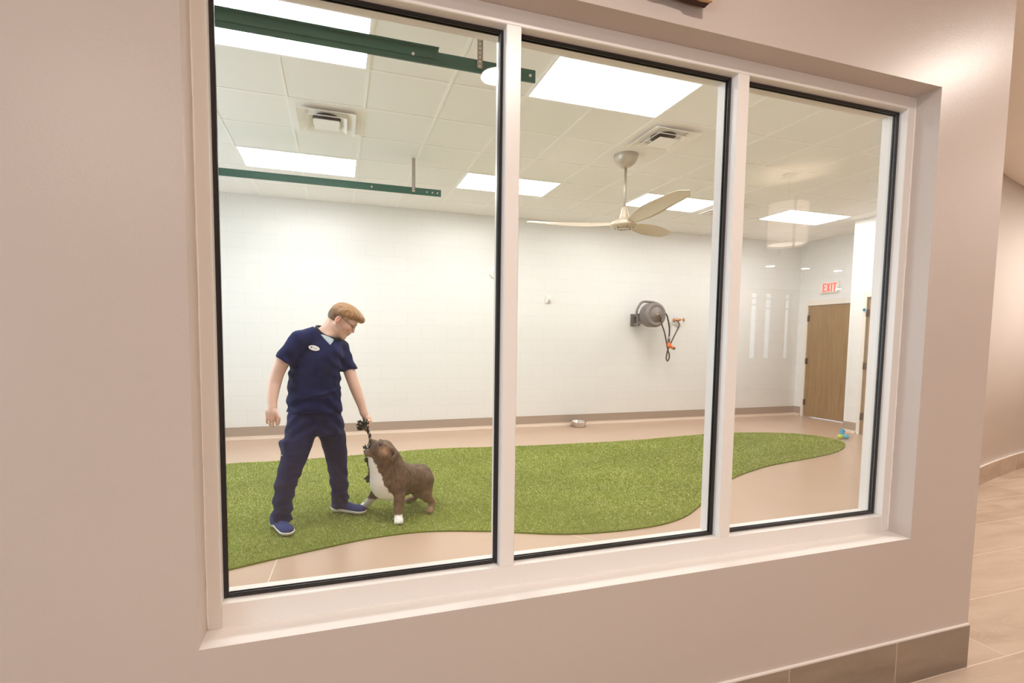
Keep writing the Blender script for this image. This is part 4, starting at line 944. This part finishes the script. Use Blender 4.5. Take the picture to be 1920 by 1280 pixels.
# name badge
bd = nrm((0.10, -1, 0.14)); bc = np.array([-0.232, 3.712, 1.352])
def surf_y(sd, x, z, y0=3.60):
    i = int((x-sd.lo[0])/sd.h); k = int((z-sd.lo[2])/sd.h); col = sd.F[i, :, k]; j = np.argmax(col < 0); return sd.ax[1][j]
bx_, bz_ = -0.166, 1.349; q3 = [np.array([bx_+a, surf_y(Tp, bx_+a, bz_+b), bz_+b]) for a, b in ((-.038, 0), (.038, 0), (0, -.018), (0, .018))]
by_ = min(surf_y(Tp, bx_, bz_), 0.5*(q3[0][1]+q3[1][1])); bm = bm_new(); u_ = nrm(q3[1]-q3[0]+np.array([0, 0, -.020])); w_ = nrm(q3[3]-q3[2]); w_ = nrm(w_-u_*(w_@u_)); nn_ = nrm(np.cross(w_, u_))
if nn_[1] > 0: nn_ = -nn_
c0 = np.array([bx_, by_-0.006, bz_])
for hgt_, rr in ((0, 1.0), (0.005, 0.96)):
    pass
vs0 = [bm.verts.new(c0+u_*.042*math.cos(a)+w_*.020*math.sin(a)) for a in np.linspace(0, 2*PI, 28, endpoint=False)]
vs1 = [bm.verts.new(c0+nn_*.004+u_*.039*math.cos(a)+w_*.019*math.sin(a)) for a in np.linspace(0, 2*PI, 28, endpoint=False)]
for i in range(28): bm.faces.new((vs0[i], vs0[(i+1) % 28], vs1[(i+1) % 28], vs1[i]))
bm.faces.new(vs1); bm.faces.new(vs0[::-1]); bdg = obj('name_badge', bm, m_white, man); tag(bdg, 'oval white name badge')
bm = bm_new()
def bq(pl): 
    vs = [bm.verts.new(c0+nn_*.0046+u_*a+(w_ if w_[2] > 0 else -w_)*b) for a, b in pl]; bm.faces.new(vs)
bq([(-.027, -.004), (-.014, -.006), (-.015, .002), (-.021, .006), (-.027, .003)]); bq([(-.018, .001), (-.009, .004), (-.012, .009), (-.019, .007)])
bq([(-.004, .001), (.026, .001), (.026, .0035), (-.004, .0035)]); bq([(-.004, -.005), (.018, -.005), (.018, -.003), (-.004, -.003)])
obj('badge_print', bm, mat('badge_ink', (0.10, 0.09, 0.10), 0.6), bdg)
# pants
Pt = SDF((-0.56, 3.58, 0.045), (0.22, 4.16, 0.96), 0.005)
Pt.loft([(0.70, -.165, 3.872, .192, .128), (0.80, -.165, 3.872, .196, .130), (0.90, -.167, 3.87, .182, .122), (0.94, -.167, 3.87, .172, .118)], ROT, .04)
Pt.chain([((-.258, 3.845, .78), .112), ((-.290, 3.81, .64), .104), ((-.330, 3.775, .50), .088), ((-.372, 3.762, .37), .078), ((-.398, 3.765, .22), .069), ((-.405, 3.775, .095), .068)], .04)
Pt.chain([((-.080, 3.895, .78), .108), ((-.045, 3.92, .66), .098), ((-.022, 3.945, .52), .086), ((-.008, 3.958, .38), .073), ((.004, 3.985, .22), .067), ((.008, 4.01, .10), .066)], .04)
Pt.cone((-.165, 3.80, .56), (-.160, 3.95, .56), .015, .015, .02, sub=True)
CPR = np.array([nrm((-.9, -.43, -.2)), nrm((-.43, .9, 0)), nrm((-.25, 0, 1))])
Pt.box((-.368, 3.79, .575), (.024, .068, .100), CPR, .02, .02)
Pt.cut((-.16, 3.86, .072), (0, 0, -1), .004)
def pf(X, Y, Z_):
    d = 0.0045*np.sin(Z_*60+14*X+5*np.sin(Y*13)+3*np.sin(X*22))*sm(Z_, .50, .36)+0.004*np.sin(Z_*95+X*30+3*np.sin(Y*30))*sm(Z_, .24, .12)
    return d+0.004*np.sin((Z_+.8*np.abs(X+.16))*58+2*np.sin(Y*20))*sm(Z_, .6, .75)+0.003*wav(X, Y, Z_, 32, 1.3)
Pt.disp(pf)
pants = make('scrub_trousers', Pt, m_scrub, man, None, 1)
def on_pants(px_, pz_): return Vector((px_, surf_y(Pt, px_, pz_)-0.001, pz_))
for nm_, r_, pl_ in (('pocket_zip', .0042, ((-.378, .655), (-.386, .625), (-.392, .595), (-.396, .57))), ('pocket_cord', .0035, ((-.398, .53), (-.399, .505), (-.400, .48))),
                     ('pocket_slit', .004, ((-.345, .755), (-.335, .735), (-.332, .712), (-.342, .70), (-.355, .725), (-.352, .75))), ('fly_seam', .0018, ((-.160, .86), (-.159, .80), (-.158, .74)))):
    bm = bm_new(); tube(bm, [on_pants(x, z) for x, z in pl_], r_, 6); obj(nm_, bm, m_seam, pants)
bm = bm_new(); tube(bm, [on_pants(-.398, .566)+Vector((0, -.003, 0)), on_pants(-.392, .572)+Vector((0, -.003, 0))], .004, 6); tag(obj('zip_pull', bm, m_white, pants), 'white zip pull')
# shoes
def shoe(heel, toe, lab):
    h_, t_ = np.array([*heel, 0.0]), np.array([*toe, 0.0]); f = nrm(t_-h_); L_ = np.linalg.norm(t_-h_); s_ = np.array([-f[1], f[0], 0]); R = np.array([f, s_, (0, 0, 1)])
    P = lambda a, b, z: h_+f*a*L_+s_*b+np.array([0, 0, GZ+z])
    def foot(S, g):
        S.ell(P(.14, 0, .035), (.040+g, .034+g, .046+g), R, .02); S.ell(P(.36, 0, .040), (.085+g, .037+g, .044+g), R, .03)
        S.ell(P(.66, 0, .028), (.085+g, .047+g, .034+g), R, .03); S.ell(P(.83, 0, .022), (.048+g, .042+g, .028+g), R, .03)
    lo = np.minimum(h_, t_)-.07; hi = np.maximum(h_, t_)+.07; lo[2] = 0; hi[2] = .20
    S = SDF(lo, hi, .004); foot(S, 0); S.cone(P(.22, 0, .05), P(.20, 0, .12), .040, .042, .03); S.cut(P(.5, 0, .018), (0, 0, -1)); S.cut(P(.5, 0, .098), (0, 0, 1), .006)
    o = make('shoe', S, m_shoe, man, None, 1)
    S = SDF(lo, hi, .004); foot(S, .0055); S.cut(P(.5, 0, 0), (0, 0, -1))
    d = lambda a: .026+.012*(1-a)
    n_ = nrm(f*0.045+np.array([0, 0, 1])); S.cut(P(.5, 0, .029), n_)
    make('sole', S, m_sole, o, None, 1)
    S = SDF(lo, hi, .004); S.ell(P(.965, 0, .030), (.020, .026, .012), R, .004); return o
m_shoe = mat('navy_knit_shoe', (0.016, 0.032, 0.15), 0.8); bump(m_shoe, noise(m_shoe, coords(m_shoe), 420, 2), 0.3, 0.001)
m_sole = mat('white_sole', (0.80, 0.76, 0.70), 0.5)
shoe((-.478, 3.865), (-.335, 3.600), ''); shoe((-.062, 4.060), (.205, 3.915), '')

# ------------------------------------------------------------------ the dog
dog = empty('dog', (0.45, 3.88, GZ)); tag(dog, 'brown brindle bulldog with white chest tugging a rope toy', 'dog')
D = SDF((0.10, 3.54, 0.0), (0.84, 4.22, 0.72), 0.0041)
ba = nrm((-.88, -.40, 0.0)); BR = np.array([ba, nrm((.40, -.88, 0)), (0, 0, 1)])
D.ell((.405, 3.815, .305), (.150, .135, .150), BR, .03); D.ell((.350, 3.785, .290), (.115, .115, .125), BR, .04)
D.ell((.510, 3.865, .290), (.150, .118, .125), BR, .05); D.ell((.640, 3.925, .285), (.108, .108, .105), BR, .05)
D.cone((.400, 3.81, .360), (.350, 3.775, .500), .132, .105, .05); D.cone((.315, 3.755, .340), (.290, 3.745, .470), .080, .075, .05)
dc = np.array([.335, 3.755, .560]); df, dsd, du = frame3((-.845, -.20, .46), (.45, .10, .88))
if dsd[1] > 0: dsd = -dsd
DR = np.array([df, dsd, du])
def dp(f, s_, u): return dc+df*f+dsd*s_+du*u
D.ell(dp(0, 0, .004), (.082, .092, .078), DR, .02); D.ell(dp(-.01, 0, -.038), (.080, .098, .060), DR, .03)
for sd in (1, -1):
    D.ell(dp(.020, .056*sd, -.022), (.050, .044, .048), DR, .015); D.ell(dp(.082, .040*sd, -.014), (.046, .034, .046), DR, .008)
    D.cone(dp(.050, .026*sd, .052), dp(.040, .055*sd, .046), .016, .015, .015)
    D.ell(dp(.070, .040*sd, .030), (.014, .015, .012), DR, .008, sub=True)
    # folded ear: root and hanging flap
    D.cone(dp(-.034, .070*sd, .040), dp(-.055, .100*sd, .020), .018, .014, .008); D.ell(dp(-.060, .108*sd, -.010), (.022, .011, .038), DR, .006)
    D.ell(dp(-.034, .100*sd, .010), (.012, .012, .014), DR, .005, sub=True)
D.ell(dp(.092, 0, .018), (.040, .040, .030), DR, .02); D.ell(dp(.122, 0, .028), (.016, .022, .014), DR, .008)
D.ell(dp(.095, 0, -.062), (.052, .040, .020), DR, .010); D.cone(dp(.03, 0, -.072), dp(.10, 0, -.066), .042, .026, .03)
D.ell(dp(.128, 0, -.036), (.030, .052, .0065), DR, .006, sub=True)
for gp in ([(.056, .02, .062), (.060, .050, .040), (.052, .075, .005), (.036, .094, -.035), (.015, .100, -.065)], [(.098, .050, .030), (.088, .074, .0), (.066, .088, -.030), (.045, .098, -.050)], [(.050, 0, .074), (.046, .035, .072), (.040, .060, .060)]):
    for a, b in zip(gp, gp[1:]): D.cone(dp(*a), dp(*b), .0068, .0068, .009, sub=True)
# neck rolls
for (cz, rr, dx) in ((.470, .112, 0), (.430, .128, .012), (.385, .140, .025)):
    c = np.array([.375+dx, 3.785+dx*.5, cz]); ax_ = nrm((-.38, -.22, 1)); u_ = nrm(np.cross(ax_, (0, 1, 0))); v_ = np.cross(ax_, u_)
    ang_ = np.linspace(-2.6, 1.0, 12); pr = [c+(u_*math.cos(a)+v_*math.sin(a))*rr for a in ang_]
    for a, b in zip(pr, pr[1:]): D.cone(a, b, .0095, .0095, .018, sub=True)
# legs : near fore, far fore (stretched to the shoe), near hind, far hind
def paw(c, d, r=.030):
    d = nrm((*d, 0)); s_ = np.array([-d[1], d[0], 0]); c = np.array(c); R = np.array([d, s_, (0, 0, 1)])
    D.ell(c+(0, 0, .006), (r*1.25, r*1.05, r*.82), R, .012)
    for k in (-1.5, -.5, .5, 1.5): D.ell(c+d*(r*1.05-abs(k)*.003)+s_*k*r*.52+(0, 0, -.002), (r*.50, r*.30, r*.52), R, .005)
D.chain([((.415, 3.745, .28), .072), ((.445, 3.715, .205), .050), ((.440, 3.695, .13), .036), ((.436, 3.675, .07), .030), ((.435, 3.665, .045), .031)], .03); paw((.435, 3.650, .034), (-.15, -1), .033)
D.chain([((.335, 3.85, .26), .066), ((.300, 3.93, .195), .047), ((.258, 3.99, .115), .034), ((.222, 4.035, .055), .028)], .03); paw((.206, 4.055, .033), (-.8, .35), .030)
D.chain([((.665, 3.885, .25), .088), ((.668, 3.865, .175), .068), ((.695, 3.865, .125), .044), ((.740, 3.880, .075), .026), ((.725, 3.855, .045), .025)], .03); paw((.705, 3.815, .032), (-.45, -1), .028)
D.chain([((.62, 3.98, .24), .082), ((.605, 4.03, .165), .058), ((.628, 4.075, .11), .036), ((.650, 4.105, .07), .025), ((.620, 4.115, .042), .024)], .03); paw((.585, 4.115, .032), (-1, .1), .028)
D.cone((.735, 3.975, .275), (.762, 3.990, .225), .018, .010, .02)
D.disp(lambda X, Y, Z_: 0.0016*wav(X, Y, Z_, 70, .2)+0.0022*np.sin((X*.5+Z_)*70+3*np.sin(Y*12))*sm(Z_, .36, .44)*sm(X, .30, .34))
def coat(V):
    x, y, z = V.T; n_ = wav(x, y, z, 45, .5)+.6*wav(x, y, z, 110, 1.1); st = wav(x*1.6, y, z*.6, 75, 2.2)
    L_ = (V-dc)@DR.T; f, s_, u = L_.T
    C = np.array([.122, .073, .042])*(1+.38*n_+.30*st)[:, None]; C = np.clip(C, .03, 1)
    def bl(w_, c): nonlocal C; w_ = np.clip(w_, 0, 1); C = C*(1-w_[:, None])+np.array(c)*w_[:, None]
    bl(.55*sm(z+.04*n_, .28, .08)*(x > .55), (.34, .21, .12)); bl(.3*sm(z, .25, .1), (.25, .155, .09))
    hd = sm(z, .46, .50)*(f > -.12)
    bl(.85*np.exp(-((f-.030)**2+(np.abs(s_)-.075)**2+(u+.005)**2)/.034**2)*hd, (.50, .29, .16))
    bl(.9*np.exp(-((f-.095)**2+(np.abs(s_)-.045)**2+(u+.005)**2)/.036**2)*hd, (.075, .05, .042))
    bl(.5*np.exp(-((f+.035)**2+(np.abs(s_)-.10)**2+(u-.005)**2)/.018**2)*hd, (.45, .30, .24))
    # white : chin, throat, breast, feet
    path = [np.array(p) for p in ((.200, 3.745, .590), (.218, 3.730, .53), (.240, 3.690, .45), (.248, 3.690, .36), (.270, 3.700, .28), (.335, 3.690, .195), (.39, 3.74, .155))]
    rad = [.026, .028, .040, .064, .080, .062, .04]; best = np.full(len(V), 9.0)
    for a, b, ra, rb in zip(path, path[1:], rad, rad[1:]):
        d = b-a; t = np.clip((V-a)@d/(d@d), 0, 1); q = np.linalg.norm(V-a-t[:, None]*d, axis=1)-(ra+(rb-ra)*t); best = np.minimum(best, q)
    w_ = sm(-(best+.010*n_), -.006, .006); bl(w_, (.88, .86, .84))
    bl(sm(z+.006*n_, .085, .070)*(y < 3.72)*(x < .55), (.88, .85, .82))
    bl(sm(z+.008*n_, .135, .115)*(y > 3.93)*(x < .40), (.86, .82, .78))
    bl(sm(z, .035, .02)*(x > .5), (.42, .30, .24))
    bl(.8*np.exp(-((f-.12)**2/.04**2+(s_/.035)**2+((u+.066)/.016)**2))*hd, (.58, .40, .36))
    bl(sm(np.exp(-((f-.124)**2+s_**2+(u-.03)**2)/.020**2)*hd, .35, .6), (.03, .025, .025))
    return np.clip(C, .02, .9)
m_coat = vcol('dog_coat', 0.62, spec=0.35); bump(m_coat, noise(m_coat, coords(m_coat), 260, 3), 0.25, 0.002)
D.cut((.4, 3.8, .0215), (0, 0, -1), .004)
make('body', D, m_coat, dog, coat, 0)
for sd in (1, -1):
    bm = bm_new(); bmesh.ops.create_uvsphere(bm, u_segments=16, v_segments=10, radius=.0105, matrix=Matrix.Translation(Vector(dp(.064, .039*sd, .027)))); obj('eye', bm, mat('dog_eye', (0.02, 0.012, 0.008), 0.08), dog, True)
# ------------------------------------------------------------------ rope toy
rt = empty('rope_toy', (0.22, 3.84, 0.33)); tag(rt, 'knotted black and tan rope toy between the hand and the dog', 'toy')
m_rk = mat('rope_black', (0.016, 0.022, 0.024), 0.85); m_rt = mat('rope_tan', (0.42, 0.33, 0.20), 0.85); m_rg = mat('rope_green', (0.035, 0.065, 0.045), 0.85)
def rope(nm, pts, r=.0085, tw=150):
    P = spline(pts, 8); bm = bm_new(); dist_ = 0; up = Vector((0, 1, 0)); S = [[], [], []]
    for i, p in enumerate(P):
        if i: dist_ += (p-P[i-1]).length
        t = (P[min(i+1, len(P)-1)]-P[max(i-1, 0)]).normalized(); a = (up-t*up.dot(t)).normalized(); b = t.cross(a)
        for k in range(3):
            an = dist_*tw+k*2*PI/3; S[k].append(p+(a*math.cos(an)+b*math.sin(an))*r*.62)
    for k in range(3): tube(bm, S[k], r*.68, 8, k)
    return obj(nm, bm, [m_rk, m_rt, m_rk], rt)
mo = Vector(dp(.112, 0, -.038))
rope('rope', [(.200, 3.828, .765), (.208, 3.822, .735), (.222, 3.80, .700), (.232, 3.775, .660), tuple(mo), (.215, 3.80, .585), (.205, 3.825, .53), (.214, 3.838, .47), (.228, 3.842, .42), (.236, 3.843, .385), (.236, 3.843, .365)], .0095)
def knot(nm, c, r, m_):
    bm = bm_new(); c = Vector(c)
    for k in range(3):
        ax_ = Vector((math.sin(k*2.1), math.cos(k*2.1), .5*(k-1))).normalized(); u = ax_.orthogonal().normalized(); v_ = ax_.cross(u)
        tube(bm, [c+(u*math.cos(a)+v_*math.sin(a))*r for a in np.linspace(0, 2*PI, 16, endpoint=False)], r*.55, 8, k % len(m_), closed=True)
    obj(nm, bm, m_, rt)
knot('knot', (.196, 3.795, .715), .014, [m_rt, m_brass]) if False else knot('knot', (.207, 3.812, .725), .014, [mat('rope_knot_orange', (0.45, 0.24, 0.13), 0.85), m_rt, m_rk])
knot('knot', (.213, 3.838, .475), .015, [m_rk, m_rg, m_rk]); knot('knot', (.236, 3.843, .368), .014, [m_rt, m_rk, m_rk])
def tuft(nm, c, d, n_, ln, spread, seed):
    rr = random.Random(seed); bm = bm_new(); c = Vector(c); d = Vector(d).normalized()
    for i in range(n_):
        q = (d+Vector((rr.uniform(-1, 1), rr.uniform(-1, 1), rr.uniform(-1, 1)))*spread).normalized(); l = ln*rr.uniform(.7, 1.1)
        side_ = Vector((rr.uniform(-1, 1), rr.uniform(-1, 1), rr.uniform(-1, 1)))*l*.25
        tube(bm, [c, c+q*l*.5+side_*.5, c+q*l+side_*.2], [.0035, .0050, .0038], 5, 1 if rr.random() < .10 else (2 if rr.random() < .25 else 0))
    obj(nm, bm, [m_rk, m_rt, m_rg], rt)
tuft('tuft', (.186, 3.785, .758), (-.3, -.6, .2), 100, .056, 1.2, 1); tuft('tuft', (.234, 3.842, .352), (-.45, 0, -1), 46, .058, .55, 2)
tuft('tuft', tuple(mo+Vector(df)*.03+Vector((0, -.02, .012))), (-.6, -.5, .3), 14, .024, .8, 3)
